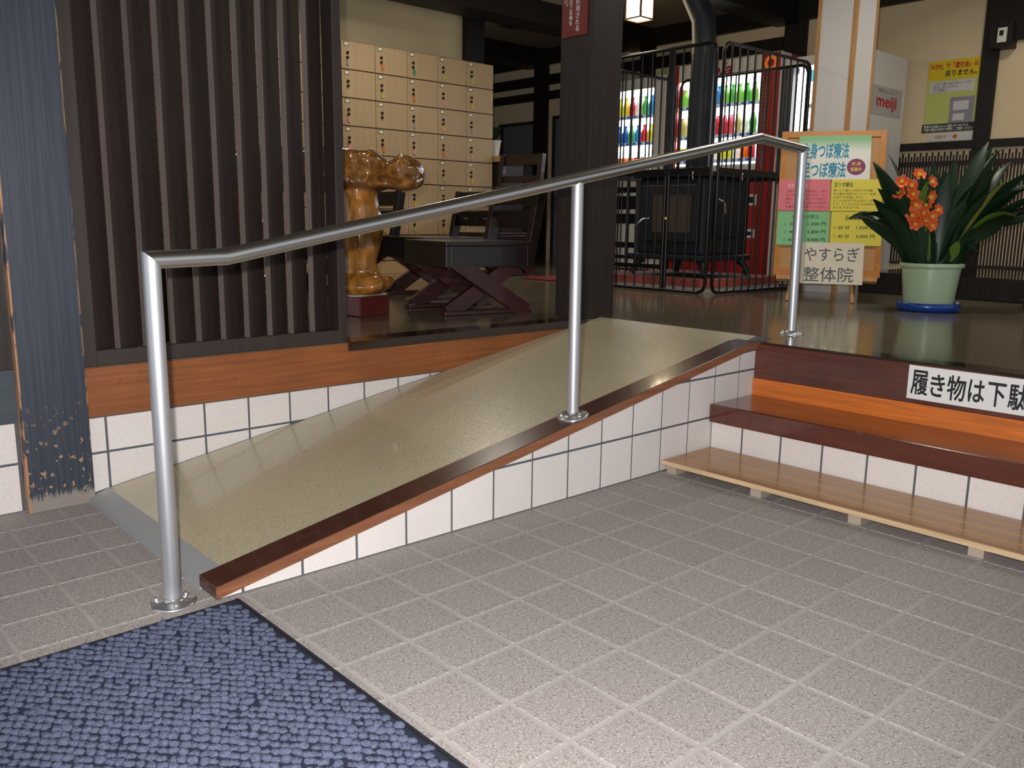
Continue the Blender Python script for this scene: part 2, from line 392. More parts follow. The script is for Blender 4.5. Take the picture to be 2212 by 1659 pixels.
def wall_tiles(parent, us, zs, fn, keep, gap=.0036, thick=.0025):
    for a, b in zip(us[:-1], us[1:]):
        for c, d in zip(zs[:-1], zs[1:]):
            p = [(a+gap, c+gap), (b-gap, c+gap), (b-gap, d-gap), (a+gap, d-gap)]
            for k in keep: p = clip(p, k) if len(p) > 2 else p
            if len(p) < 3: continue
            ar = abs(sum(p[i][0]*p[(i+1) % len(p)][1]-p[(i+1) % len(p)][0]*p[i][1] for i in range(len(p))))/2
            if ar < 2e-4: continue
            MB().prism(p, lambda x, z: fn(x, z, 0), lambda x, z: fn(x, z, thick)).build('wall_tile', 'wall_tile', parent)
wall_tiles(ramp, [-.06]+[G*k for k in range(0, 15)], [0, .15, .298, .45], lambda x, z, t: (x, -.0165-t, z), [lambda p: ZC(p[0])-.033-p[1], lambda p: 2.062-p[0]])
# ------------------------------------------------------------------ entrance step
step = tag(empty('entrance_step', (1.9, -1, 0)), 'dark brown wooden entrance step above a row of white tiles', 'step')
YE = -3.2
box('core', 'wall_grout', step, 1.790, 2.066, YE, -.021, 0, .135)
box('tread', 'tread_wood', step, 1.770, 2.052, YE, -.0215, .136, .202, .004)
box('lower_riser_board', 'orange_wood', step, 2.040, 2.066, YE, -.021, .202, .266)
box('upper_riser_board', 'riser_wood', step, 2.046, 2.066, YE, -.021, .266, FU-.006, .001)
ys = [-.021]+[-.15*k for k in range(1, 15)]
for a, b in zip(ys[:-1], ys[1:]):
    MB().box(1.7865, 1.7895, a-.0036, b+.0036, .002, .134).build('wall_tile', 'wall_tile', step)
# ------------------------------------------------------------------ left wall under the screen
wl = tag(MB().box(-.05, 2.08, .884, .93, 0, FU-.005).build('wall_left', 'wall_grout'), 'white tiled low wall beside the ramp', kind='structure')
box('beam', 'beam_wood', wl, -.044, 2.079, .8755, .884, .252, FU-.002, .0015)
wall_tiles(wl, [-.15]+[G*k+.004 for k in range(0, 11)], [0, .142, .251], lambda x, z, t: (x, .884-t, z), [lambda p: p[1]-ZR(p[0])-.001, lambda p: p[0]+.046])
wo = tag(MB().box(-1.6, -.2, .905, .98, 0, 2.68).build('wall_outer', 'wall_grout'), 'tiled outer wall with slate boards beside the worn pillar', kind='structure')
wall_tiles(wo, [-1.25-.005+.15*k for k in range(0, 8)], [0, .142, .262], lambda x, z, t: (x, .905-t-.001, z), [lambda p: -.232-p[0]])
box('slate_panel', 'slate_board', wo, -1.6, -.2, .895, .905, .264, .412)
box('upper_panel', 'dark_wood', wo, -1.6, -.2, .892, .905, .414, 2.66)
# pillars
p1 = tag(MB().box(-.222, -.046, .862, 1.04, 0, 2.68).build('pillar', 'worn_pillar', bevel=.003), 'worn dark blue-black wooden pillar at the foot of the ramp', kind='structure')
p2 = tag(MB().box(2.08, 2.272, .885, 1.077, FU, 2.68).build('pillar', 'pillar_wood', bevel=.003), 'dark brown square pillar at the head of the ramp', kind='structure')
# ------------------------------------------------------------------ louvred screen
scr = tag(empty('louvre_screen', (.4, .91, FU)), 'dark brown wooden screen of upright angled louvres beside the ramp', 'screen')
ZT = 2.66
box('frame_rail', 'louver_wood', scr, -.04, .836, .882, .95, FU+.001, .447, .002)
box('frame_rail', 'louver_wood', scr, -.04, .836, .882, .95, 2.58, ZT)
box('frame_stile', 'louver_wood', scr, .803, .836, .880, .952, FU+.001, ZT, .002)
box('frame_stile', 'louver_wood', scr, -.043, -.006, .880, .95, FU+.001, ZT, .002)
ang = math.radians(35); lw = .108; lt = .019
ux, uy = math.cos(ang), math.sin(ang); nx, ny = uy, -ux
lm = MB()
pts = [(0, 0), (ux*lw, uy*lw), (ux*lw-nx*lt, uy*lw-ny*lt), (-nx*lt, -ny*lt)]
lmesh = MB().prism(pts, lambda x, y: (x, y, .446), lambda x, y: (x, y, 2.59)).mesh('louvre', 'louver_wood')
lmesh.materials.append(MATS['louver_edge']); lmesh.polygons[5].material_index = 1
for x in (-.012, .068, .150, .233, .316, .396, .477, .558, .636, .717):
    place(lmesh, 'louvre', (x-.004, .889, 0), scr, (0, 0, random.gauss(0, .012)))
# ------------------------------------------------------------------ handrail
hr = tag(empty('handrail', (1.1, .03, 0)), 'stainless steel tube handrail on three posts along the ramp', 'handrail')
yr = .032; R = .0185
path = [(-.139, yr, .004), (-.139, yr, .748), (.022, yr, .752), (2.07, yr, 1.142), (2.372, yr, 1.122), (2.385, yr, FU)]
MB().tube(path, R, 24, 0, 1).build('post', 'steel_post', hr)
MB().tube(path, R, 24, 1, 2).build('rail', 'steel', hr)
MB().tube(path, R, 24, 2, 3).build('rail', 'steel', hr)
MB().tube(path, R, 24, 3, 4).build('rail', 'steel', hr)
MB().tube(path, R, 24, 4, 5).build('post', 'steel_post', hr)
zb2 = ZC(1.105)
MB().tube([(1.105, yr-.012, zb2-.002), (1.113, yr, .752+(1.113-.022)*.1904-.012)], R*.98, 24).build('post', 'steel_post', hr)
for (x, y, z, tilt) in ((-.139, yr, .001, 0), (1.105, yr-.012, zb2, -math.atan(.178)), (2.385, yr, FU, 0)):
    fl_ = MB().lathe([(.050, 0), (.050, .003), (.046, .0055), (.026, .0065), (.022, .010), (.0195, .014)], n=28, cap1=False).build('base_flange', 'chrome', hr)
    fl_.location = (x, y, z); fl_.rotation_euler = (0, tilt, 0)
    for k in range(3):
        a = math.radians(20+120*k)
        bo = MB().lathe([(.0065, 0), (.0065, .004), (.004, .008), (0.0005, .009)], (math.cos(a)*.036, math.sin(a)*.036, .005), 10).build('bolt', 'chrome', fl_)
        bo.matrix_parent_inverse = Matrix.Identity(4)
# ------------------------------------------------------------------ door mat
dm = tag(empty('door_mat', (-.47, -.65, 0)), 'blue ribbed entrance mat with black rubber border', 'mat')
mx0, mx1, my0, my1 = -.93, -.022, -1.25, -.046
MB().box(mx0, mx1, my0, my1, 0, .0035).build('backing', 'mat_base', dm)
MB().prism([(mx1-.010, .0035), (mx1-.010, .006), (mx1-.005, .006), (mx1, .0005)], lambda x, z: (x, my0, z), lambda x, z: (x, my1, z)).build('border', 'mat_rubber', dm)
MB().prism([(my1-.006, .0035), (my1-.006, .0055), (my1-.003, .0055), (my1, .0005)], lambda y, z: (mx0, y, z), lambda y, z: (mx1-.01, y, z)).build('border', 'mat_rubber', dm)
pile = MB(); pt = .0165
NS = 11
e1 = Vector((math.cos(math.radians(-48)), math.sin(math.radians(-48)))); e2 = Vector((-e1.y, e1.x))
for j in range(-75, 76):
    for i in range(-95, 96):
        q = Vector(((mx0+mx1)/2, (my0+my1)/2))+e1*(i+.5*(j % 2)+random.gauss(0, .12))*.0168+e2*(j+random.gauss(0, .05))*.0188
        x, y = q
        if not (mx0+.01 < x < mx1-.017 and my0+.01 < y < my1-.012) or x+y*.9 < -1.35: continue
        hh = .0086+random.gauss(0, .0012); th = math.radians(-48)+random.gauss(0, .15); ra, rb = .0098*(1+random.gauss(0, .10)), .0074*(1+random.gauss(0, .12))
        vs = []
        for rad, z in ((.96, .003), (1.0, hh*.55), (.74, hh*.92), (.28, hh*1.03)):
            for k in range(NS):
                a = 2*math.pi*k/NS; g = 1+random.gauss(0, .17)
                ex, ey = ra*rad*math.cos(a)*g, rb*rad*math.sin(a)*g
                vs.append((x+ex*math.cos(th)-ey*math.sin(th), y+ex*math.sin(th)+ey*math.cos(th), z+random.gauss(0, .0009)))
        fs = [(g*NS+k, g*NS+(k+1) % NS, (g+1)*NS+(k+1) % NS, (g+1)*NS+k) for g in (0, 1, 2) for k in range(NS)]+[tuple(range(3*NS, 4*NS))]
        pile.add(vs, fs, True)
po = pile.build('pile', 'mat_pile', dm); po['kind'] = 'stuff'
# ------------------------------------------------------------------ duckboard
db = tag(empty('duckboard', (1.63, -1.2, 0)), 'low varnished wooden duckboard lying in front of the entrance step', 'duckboard')
for k in range(4):
    x0 = 1.500+k*.0695
    box('plank', 'duck_wood', db, x0+.0010, x0+.0685, -2.6, -.030, .030, .045, .0012)
    if k: box('filler_strip', 'duck_gap', db, x0-.0012, x0+.0012, -2.6, -.030, .031, .0454)
box('front_edge', 'duck_edge', db, 1.4965, 1.5005, -2.6, -.030, .030, .0445)
for y in (-.06, -.385, -.705, -1.03, -1.4, -1.8, -2.2): box('foot_block', 'duck_block', db, 1.512, 1.775, y-.019, y+.019, .0005, .030)
# ------------------------------------------------------------------ riser sign
sg = tag(empty('shoe_sign', (2.044, -.8, .33)), 'white plate with black Japanese lettering fixed on the brown riser', 'sign')
box('plate', 'sign_white', sg, 2.0425, 2.0455, -1.25, -.594, .281, .391)
yy = -.606
for ch, wch, hch, dz in (('履', .052, .078, .017), ('き', .042, .070, .019), ('物', .054, .078, .015), ('は', .046, .068, .020), ('下', .050, .072, .016), ('駄', .054, .078, .015)):
    text('letter', ch, 'ink_black', sg, (2.0425, yy, .281+dz), (0, -1, 0), (0, 0, 1), w=wch, h=hch, bold=.018); yy -= wch+.0095
# ------------------------------------------------------------------ pillar sign
ps = tag(empty('pillar_sign', (2.078, .99, 1.8)), 'maroon board with white vertical Japanese lettering on the dark pillar', 'sign')
box('plate', 'sign_maroon', ps, 2.074, 2.080, .915, 1.066, 1.627, 2.05)
def vert(s, y, z, h, wch=.022):
    for ch in s:
        hh = .008 if ch == '。' else h*.86
        text('letter', ch, 'ink_white', ps, (2.074, y+(wch/2 if ch != '。' else -.002), z-hh), (0, -1, 0), (0, 0, 1), w=wch if ch != '。' else .008, h=hh, bold=.008); z -= h
vert('利用される', .973, 1.775, .0268)
vert('の下足箱を', 1.013, 1.782, .0225, .019)
vert('い。', 1.043, 1.784, .02, .017)
# ------------------------------------------------------------------ hall walls and ceiling
XR = 6.2
wr = tag(MB().box(XR, XR+.1, -3.4, 7.2, FU, 2.68).build('wall_right', 'cream_wall'), 'cream wall with dark timber bands at the back of the hall', kind='structure')
wb = tag(MB().box(-2.4, XR+.1, 7.1, 7.2, FU, 2.68).build('wall_back', 'beige_wall'), 'far end wall of the hall', kind='structure')
wk = tag(MB().box(-2.0, 4.26, 4.46, 4.56, FU, 2.68).build('wall_locker', 'beige_wall'), 'beige wall behind the shoe lockers', kind='structure')
tag(MB().box(4.255, 4.46, 4.40, 4.60, FU, 2.68).build('pillar', 'black_wood'), 'black pillar behind the end of the shoe lockers', kind='structure')
ceil = tag(MB().box(-2.4, XR+.1, -3.4, 7.2, 2.68, 2.78).build('ceiling', 'ceiling_board'), 'brownish ceiling between dark beams', kind='structure')
for y0, y1 in ((-.75, -.5), (.72, .97), (2.33, 2.55), (3.88, 4.17), (5.38, 5.68)):
    box('ceiling_beam', 'black_wood', ceil, -2.4, XR, y0, y1, 2.50, 2.69)
for y0, y1 in ((.725, .84), (2.25, 2.46), (3.86, 4.04), (5.34, 5.56), (-.75, -.62)):
    box('wall_post', 'black_wood', wr, 6.175, XR+.01, y0, y1, FU, 2.69)
box('top_beam', 'black_wood', wr, 6.15, XR+.01, -3.4, 7.1, 2.515, 2.69)
for a, b in ((.84, 2.25), (2.46, 3.86), (4.04, 5.34), (5.56, 7.1), (-.62, .77)):
    if a > .8:
        box('wall_band', 'black_wood', wr, 6.165, XR+.01, a, b, 2.305, 2.410) if a > 2 else None
        box('wall_band', 'black_wood', wr, 6.165, XR+.01, a, b, 2.150, 2.238) if a > 3 else None
box('wall_band', 'black_wood', wr, 6.165, XR+.01, -3.4, .73, 2.135, 2.51)
# door panels far left
fr = tag(empty('door_1', (6.15, 5.7, FU)), 'grey panel door with brown frame in the far wall', kind='structure')
box('panel', 'door_panel', fr, 6.17, 6.198, 5.57, 6.06, FU, 1.90); box('frame', 'door_frame', fr, 6.16, 6.199, 5.56, 6.10, 1.90, 1.935); box('frame', 'door_frame', fr, 6.16, 6.199, 6.06, 6.10, FU, 1.90)
fr2 = tag(empty('door_2', (6.15, 5.1, FU)), 'grey panel door with brown frame beside the far wall post', kind='structure')
box('panel', 'door_panel', fr2, 6.17, 6.198, 4.75, 5.20, FU, 1.93); box('frame', 'door_frame', fr2, 6.16, 6.199, 4.75, 5.24, 1.93, 1.965); box('frame', 'door_frame', fr2, 6.16, 6.199, 5.20, 5.24, FU, 1.93)
vn = tag(empty('ceiling_vent', (5.12, 4.75, 2.68)), 'small square air vent in the ceiling beyond the lockers', 'vent')
box('frame', 'vent_metal', vn, 4.98, 5.26, 4.61, 4.89, 2.672, 2.680); box('grille', 'vend_dark', vn, 5.02, 5.22, 4.65, 4.85, 2.668, 2.674)
# lattice dado on the right wall
rl = tag(MB().box(6.165, XR+.005, -3.4, 1.60, 1.405, 1.462).build('trim_1', 'black_wood'), 'dark dado rail above the slatted dado', kind='structure')
dd = tag(empty('slatted_dado', (6.17, .4, FU)), 'dado of narrow dark upright slats before the cream wall', 'dado')
sl_a = MB().box(-.003, .003, -.0062, .0062, .548, 1.388).mesh('slat', 'dark_wood')
sl_b = MB().box(-.003, .003, -.0062, .0062, .548, 1.362).mesh('slat', 'dark_wood')
k = 0; y = 1.60
while y > -.15:
    place(sl_a if k % 2 else sl_b, 'slat', (6.195, y, 0), dd); y -= .0226; k += 1
for z0, z1 in ((1.286, 1.322), (.93, .965), (.535, .552)): box('slat_rail', 'dark_wood', dd, 6.184, 6.194, -.2, 1.61, z0, z1)
pf = tag(MB().box(4.765, XR-.03, -3.4, .93, FU+.001, .532).build('platform', 'black_wood', bevel=.004), 'low glossy black platform in front of the slatted dado', 'platform')
MATS['black_top'] = mat('black_top', '14110f', .12, spec=.6)
box('top_board', 'black_top', pf, 4.765, XR-.03, -3.4, .93, .532, .536)
# white column with wooden corner strips
wc = tag(MB().box(4.525, 4.80, .975, 1.215, FU, 2.68).build('pillar', 'white_paint'), 'white square column with light wooden corner strips behind the easel', kind='structure')
for (a, b, c, d) in ((4.520, 4.545, .965, .99), (4.520, 4.545, 1.20, 1.225), (4.785, 4.806, .968, .99)): box('corner_strip', 'trim_wood', wc, a, b, c, d, FU, 2.68)
# socket
sk = tag(empty('wall_socket', (6.09, .68, 2.16)), 'small white switch plate high on the dark wall post', 'socket')
box('plate', 'socket', sk, 6.085, 6.10, .655, .715, 2.115, 2.215, .003); box('switch', 'vend_dark', sk, 6.081, 6.086, .675, .70, 2.16, 2.195)
box('back_box', 'black_wood', sk, 6.10, 6.20, .62, .77, 2.08, 2.25)
# ------------------------------------------------------------------ wall poster
wp = tag(empty('wall_poster', (6.19, 1.02, 1.8)), 'yellow poster warning about cash machine refunds on the cream wall', 'poster')
px_ = 6.197
def pr_(name, m, y0, y1, z0, z1, k): return box(name, m, wp, px_-.001*k-.0008, px_-.001*(k-1), y0, y1, z0, z1)
pr_('sheet', 'poster_lime', .835, 1.215, 1.535, 2.057, 1)
pr_('title_band', 'poster_yellow', .85, 1.215, 1.92, 2.057, 2)
pr_('text_panel', 'poster_panel', .875, 1.195, 1.825, 1.905, 2)
pr_('machine_picture', 'poster_grey', .862, 1.035, 1.60, 1.785, 2)
pr_('screen_picture', 'poster_panel', .90, 1.01, 1.69, 1.755, 3)
pr_('note_picture', 'poster_panel', .925, 1.005, 1.615, 1.665, 3)
pr_('number_band', 'poster_black', .84, 1.225, 1.538, 1.598, 3)
D, U = (0, -1, 0), (0, 0, 1)
text('lettering', '「ATM」で「還付金」は', 'ink_red', wp, (px_-.0030, 1.205, 1.995), D, U, w=.345, h=.042, bold=.03)
text('lettering', '戻りません。', 'ink_black', wp, (px_-.0030, 1.09, 1.938), D, U, w=.225, h=.046, bold=.02)
text('lettering', 'ATMで還付金が戻ることは\n絶対にありません\n必ず警察へ', 'ink_grey', wp, (px_-.0030, 1.17, 1.832), D, U, w=.27, h=.066)
text('lettering', '警察安全相談 #9110 電話 077-755-9110\n不審な電話は家族や警察にご相談ください', 'ink_white', wp, (px_-.0040, 1.212, 1.545), D, U, w=.36, h=.046, bold=.01)
nt_ = tag(empty('notice_slip', (6.19, 1.0, 1.5)), 'white slip with small red lettering below the yellow poster', 'notice')
box('sheet', 'poster_panel', nt_, 6.1955, 6.199, .83, 1.17, 1.470, 1.531)
text('lettering', 'お知らせ', 'ink_pinkred', nt_, (6.1955, 1.12, 1.487), D, U, w=.08, h=.028, bold=.01)
q = MB().lathe([(.016, 0), (.016, .001)], n=16).build('emblem', 'ink_orange', nt_); q.location = (6.1945, .975, 1.50); q.rotation_euler = (0, math.pi/2, 0)
# ------------------------------------------------------------------ shoe lockers
lk = tag(empty('shoe_locker', (3, 4.2, FU)), 'light wooden wall of numbered shoe lockers with hanging keys', 'locker')
LX1, LP, LZ, LR = 4.302, .3, 2.137, .2043
box('body', 'locker_gap', lk, LX1-LP*10, LX1, 4.104, 4.44, FU+.001, LZ)
box('plinth', 'locker_body', lk, LX1-LP*10, LX1, 4.09, 4.104, FU+.001, .498)
dmesh = MB().box(.0025, LP-.0025, -.010, 0, .0045, LR-.0045).mesh('door', 'locker_door')
plm = MB().box(.030, .062, -.0125, -.010, .170, .190).mesh('number_plate', 'plate_white')
plf = MB().box(.024, .068, -.0118, -.010, .164, .196).mesh('plate_frame', 'plate_frame')
def knob(): return MB().tube([(0, 0, 0), (0, -.012, 0), (0, -.016, 0)], [.009, .011, .007], 10)
km = knob().mesh('knob', 'knob_dark')
tags = ['yellow', 'orange', 'pink', 'green', 'grey', 'lime']
tgm = {t: MB().prism([(-.009, 0), (.009, 0), (.012, -.036), (0, -.044), (-.012, -.036)], lambda x, z: (x, -.006, z), lambda x, z: (x, -.010, z)).mesh('key_tag', 'tag_'+t) for t in tags}
seq = ['lime', 'orange', 'pink', 'yellow', 'grey', 'lime', 'grey', 'yellow', 'lime', 'pink', 'green', None, 'yellow', 'yellow', 'pink', 'orange']
n = 0
for c in range(10):
    for r in range(8):
        x0 = LX1-LP*(c+1); z0 = LZ-LR*(r+1)
        d = place(dmesh, 'door', (x0, 4.104, z0), lk)
        if c > 6: continue
        def sub(me, nm, loc):
            q = place(me, nm, loc, d); q.matrix_parent_inverse = Matrix.Identity(4); return q
        sub(plm, 'number_plate', (0, 0, 0)); sub(plf, 'plate_frame', (0, 0, 0))
        sub(km, 'knob', (.055, -.010, .118)); sub(km, 'lock', (.054, -.010, .084))
        t = seq[(c*5+r*3+c*r) % len(seq)]
        if t: sub(tgm[t], 'key_tag', (.062+random.gauss(0, .004), -.008, .068))
# cabinet beyond the lockers
cb = tag(empty('side_cabinet', (4.5, 4.2, FU)), 'brown cabinet with pale wooden top at the end of the lockers', 'cabinet')
box('body', 'dark_wood', cb, 4.34, 4.60, 4.02, 4.36, FU+.001, 1.335); box('top', 'trim_wood', cb, 4.32, 4.64, 3.99, 4.38, 1.335, 1.385)
sp_ = tag(empty('small_plant', (4.42, 4.2, 1.385)), 'small leafy plant in a white pot on the cabinet', 'plant')
MB().lathe([(.04, 0), (.062, .13), (.066, .14), (.058, .14), (.055, .12)], (4.41, 4.2, 1.386), 16).build('pot', 'white_paint', sp_)
def blade(name, m, parent, P0, P1, P2, wd, side, n=12, droop=None):
    P0, P1, P2 = Vector(P0), Vector(P1), Vector(P2); vs = []; fs = []
    side = Vector(side).normalized()
    for i in range(n+1):
        t = i/n; c = P0*(1-t)**2+P1*2*t*(1-t)+P2*t*t
        tan = ((P1-P0)*(1-t)+(P2-P1)*t).normalized()
        s_ = (side-tan*side.dot(tan)).normalized(); nn = s_.cross(tan)
        ww = wd*1.3*(.55+.9*t if t < .5 else 1.0)*max(0, 1-(max(0, t-.62)/.385)**1.8)
        ww = max(ww, .0008)
        vs += [c+s_*ww+nn*ww*.26, c, c-s_*ww+nn*ww*.26]
    for i in range(n):
        a, b = i*3, i*3+3
        for q in range(2): fs.append((a+q, a+q+1, b+q+1, b+q))
    return MB().add(vs, fs, True).add([(x, y, z-.0018) for x, y, z in vs], [f[::-1] for f in fs], True).build(name, m, parent)
for k in range(9):
    a = k*2.4; q = Vector((4.41, 4.2, 1.52)); e = q+Vector((math.cos(a)*.09, math.sin(a)*.07, .10+.05*random.random()))
    blade('leaf', 'leaf', sp_, q, (q+e)/2+Vector((0, 0, .05)), e, .016, (-math.sin(a), math.cos(a), 0), 6)
# ------------------------------------------------------------------ burl wood table
bt = tag(empty('root_wood_table', (1.2, 1.8, FU)), 'glossy carved root-wood table with thick burl slab and curved leg', 'table')
E1 = Vector((1.64, 1.50, 0)); E0 = Vector((.86, 2.15, 0)); ax = (E1-E0).normalized(); ay = Vector((-ax.y, ax.x, 0))
ns, nc = 150, 64; L_ = (E1-E0).length; vs = []; fs = []
for i in range(ns+1):
    s = i/ns; d = s*L_
    e = 1-((s-.5)/.5)**10 if s < .5 else (1-((s-.5)/.5)**9)**.5
    if .78 < s < .90: e *= .72+.28*abs((s-.84)/.06)**1.4 if abs(s-.84) < .06 else 1
    e = max(e, .02)
    ztop, zbot = 1.152-.03*max(0, s-.55)/.45, .952
    if .80 < s < .90: ztop -= .022*(1-abs(s-.85)/.05)
    zc, hz, hy = (ztop+zbot)/2, (ztop-zbot)/2, .22
    for k in range(nc):
        t = 2*math.pi*k/nc; c, sn = math.cos(t), math.sin(t)
        y_ = hy*e*math.copysign(abs(c)**.6, c); z_ = hz*(.25+.75*e)*math.copysign(abs(sn)**.55, sn)
        p = E0+ax*d+ay*y_+Vector((0, 0, zc+z_))
        nn = (ay*c+Vector((0, 0, sn)))
        a = noise.noise(Vector((d*9, y_*4+3, z_*11)))*.026-abs(noise.noise(Vector((d*26+2, y_*9, z_*20))))*.024+.008+abs(noise.noise(Vector((d*15+5, y_*6, z_*12))))*-.040+noise.noise(Vector((d*34, y_*14, z_*26)))*.006+.010*math.sin(d*30+z_*26+4*noise.noise(Vector((d*5, z_*8, 2))))
        if sn > -.5: p += nn*a*(1 if sn < .85 else .35)
        vs.append(p)
for i in range(ns):
    for k in range(nc): fs.append((i*nc+k, i*nc+(k+1) % nc, (i+1)*nc+(k+1) % nc, (i+1)*nc+k))
fs += [tuple(range(nc))[::-1], tuple(range(ns*nc, (ns+1)*nc))]
MB().add(vs, fs, True).build('slab', 'burl', bt)
sub_ = E0+ax*(L_*.42); MB().obox((sub_.x, sub_.y, .962), ax, ay, (0, 0, 1), L_*.30, .10, .012).build('under_board', 'chair_wood', bt)
lc = Vector((1.375, 1.655, 0)); vs = []; fs = []; nz_, nk = 48, 32
def legp(z):   # z 0..1 from foot to top
    pts_ = [(0, .105, .01), (.06, .125, .02), (.14, .115, .035), (.20, .082, .010), (.30, .084, .004), (.45, .098, .006), (.62, .106, .012), (.78, .102, .004), (1, .092, -.01)]
    for (a, ra, oa), (b, rb, ob) in zip(pts_[:-1], pts_[1:]):
        if a <= z <= b: t = (z-a)/(b-a); t = t*t*(3-2*t); return ra+(rb-ra)*t, oa+(ob-oa)*t
for i in range(nz_+1):
    z = i/nz_; r, of = legp(z)
    for k in range(nk):
        t = 2*math.pi*k/nk; d_ = ax*math.cos(t)+ay*math.sin(t)
        rr = r*(1+.10*noise.noise(Vector((math.cos(t)*1.5, math.sin(t)*1.5, z*4)))+.05*noise.noise(Vector((math.cos(t)*4, math.sin(t)*4, z*9))))
        if z < .2 and math.cos(t) > .2: rr *= 1+.25*(math.cos(t)-.2)*(1-abs(z-.1)/.1)
        vs.append(lc+ax*of+d_*rr+Vector((0, 0, .497+z*(.988-.497))))
for i in range(nz_):
    for k in range(nk): fs.append((i*nk+k, i*nk+(k+1) % nk, (i+1)*nk+(k+1) % nk, (i+1)*nk+k))
fs += [tuple(range(nk))[::-1], tuple(range(nz_*nk, (nz_+1)*nk))]
leg = MB().add(vs, fs, True).build('leg', 'burl_leg', bt)
l2 = leg.copy(); COL.objects.link(l2); l2.location += -ax*.55+ay*.05
for off in (Vector((0, 0, 0)), -ax*.55+ay*.05):
    c = lc+off
    MB().obox((c.x+.005, c.y+.005, .445), (1, .25, 0), (-.25, 1, 0), (0, 0, 1), .098, .10, .0445).build('foot_block', 'maroon_block', bt, .004)
    MB().obox((c.x, c.y, .4935), (1, .25, 0), (-.25, 1, 0), (0, 0, 1), .105, .08, .0035).build('felt_pad', 'cloth_white', bt)
# ------------------------------------------------------------------ chairs
def slat_with_holes(name, w, h, t, holes, m):
    c = bpy.data.curves.new('slat', 'CURVE'); c.dimensions = '2D'; c.fill_mode = 'BOTH'; c.extrude = t/2
    def sp(pts):
        s = c.splines.new('POLY'); s.points.add(len(pts)-1); s.use_cyclic_u = True
        for p, q in zip(s.points, pts): p.co = (q[0], q[1], 0, 1)
    sp([(-w/2, -h/2), (w/2, -h/2), (w/2, h/2), (-w/2, h/2)])
    for hx, hy, a, b in holes: sp([(hx-a, hy), (hx, hy-b), (hx+a, hy), (hx, hy+b)])
    o = bpy.data.objects.new('slat', c); COL.objects.link(o); bpy.context.view_layer.update()
    me = bpy.data.meshes.new_from_object(o.evaluated_get(bpy.context.evaluated_depsgraph_get())); bpy.data.objects.remove(o); bpy.data.curves.remove(c)
    me.materials.clear(); me.materials.append(MATS[m]); return me
def make_chair(height, group):
    t = empty('wooden_chair'); t['group'] = group; t['category'] = 'chair'
    W2, D2, ST = .228, .232, .338
    b = lambda n, m, *a, bev=.003: box(n, m, t, *a, bev)
    b('seat', 'chair_wood', -D2, D2, -W2, W2, ST-.020, ST)
    b('apron', 'chair_wood', -D2, -D2+.025, -W2, W2, ST-.118, ST-.020); b('apron', 'chair_wood', D2-.03, D2-.005, -W2, W2, ST-.118, ST-.020)
    for s in (-1, 1):
        b('apron', 'chair_wood', -D2+.025, D2-.03, s*W2, s*(W2-.025), ST-.118, ST-.020)
        yc = s*.195
        for sg_, dy in ((1, .017), (-1, -.017)):
            a0 = Vector((-sg_*.185, yc+dy, .018)); a1 = Vector((sg_*.165, yc+dy, ST-.10)); d = (a1-a0)
            MB().obox((a0+a1)/2, d, (0, 1, 0), d.cross(Vector((0, 1, 0))), d.length/2+.02, .016, .037).build('leg', 'chair_leg_wood', t, .002)
        b('runner', 'chair_leg_wood', -.235, .235, yc-.028, yc+.028, .001, .020)
        p0 = Vector((D2-.012, s*(W2-.024), ST-.11)); p1 = Vector((D2+.062*(height/.64), s*(W2-.024), height)); d = p1-p0
        MB().obox((p0+p1)/2, d, (0, 1, 0), d.cross(Vector((0, 1, 0))), d.length/2, .022, .024).build('back_post', 'chair_wood', t, .003)
    lean = lambda z: D2-.012+(.074*(height/.64))*(z-(ST-.11))/(height-(ST-.11))
    hs = [(-.018, 0, .013, .009), (.018, 0, .013, .009), (0, .015, .013, .009), (0, -.015, .013, .009), (-.10, 0, .045, .004), (.10, 0, .045, .004)]
    me = slat_with_holes('back_slat', 2*(W2-.04), .085, .018, hs, 'chair_wood')
    z = ST+.105
    place(me, 'back_slat', (lean(z), 0, z), t, (math.pi/2-.1, 0, math.pi/2))
    for z, h in ((height-.045, .085),)+(((height-.2, .05),) if height > .7 else ()):
        o = MB().box(-.010, .010, -(W2-.04), W2-.04, -h/2, h/2).build('back_slat', 'chair_wood', t, .002); o.location = (lean(z), 0, z); o.rotation_euler = (0, .12, 0)
    b('stretcher', 'chair_leg_wood', -.012, .012, -.19, .19, .12, .15)
    return t
ch = make_chair(.60, 'low chairs around the root-wood table')
ch.location = (1.912, 1.520, FU); ch.rotation_euler.z = math.radians(-11)
ch['label'] = 'dark wooden low chair with crossed legs nearest the pillar'
c2 = copy_tree(ch); c2.location = (2.28, 2.24, FU); c2.rotation_euler.z = math.radians(-6); c2['label'] = 'low wooden chair half hidden behind the nearest crossed-leg chair'
c3 = copy_tree(ch); c3.location = (2.00, 2.82, FU); c3.rotation_euler.z = 0; c3['label'] = 'black low chair standing behind the curved table leg'
c4 = make_chair(.97, 'low chairs around the root-wood table'); c4.location = (3.885, 3.56, FU); c4.rotation_euler.z = math.radians(8); c4['label'] = 'tall dark high-backed chair in front of the side cabinet'
rm = tag(MB().box(3.72, 4.5, 2.75, 3.05, FU+.001, .412).build('red_cushion', 'red_cloth', bevel=.008), 'flat red cushion on the floor behind the dark pillar', 'cushion')
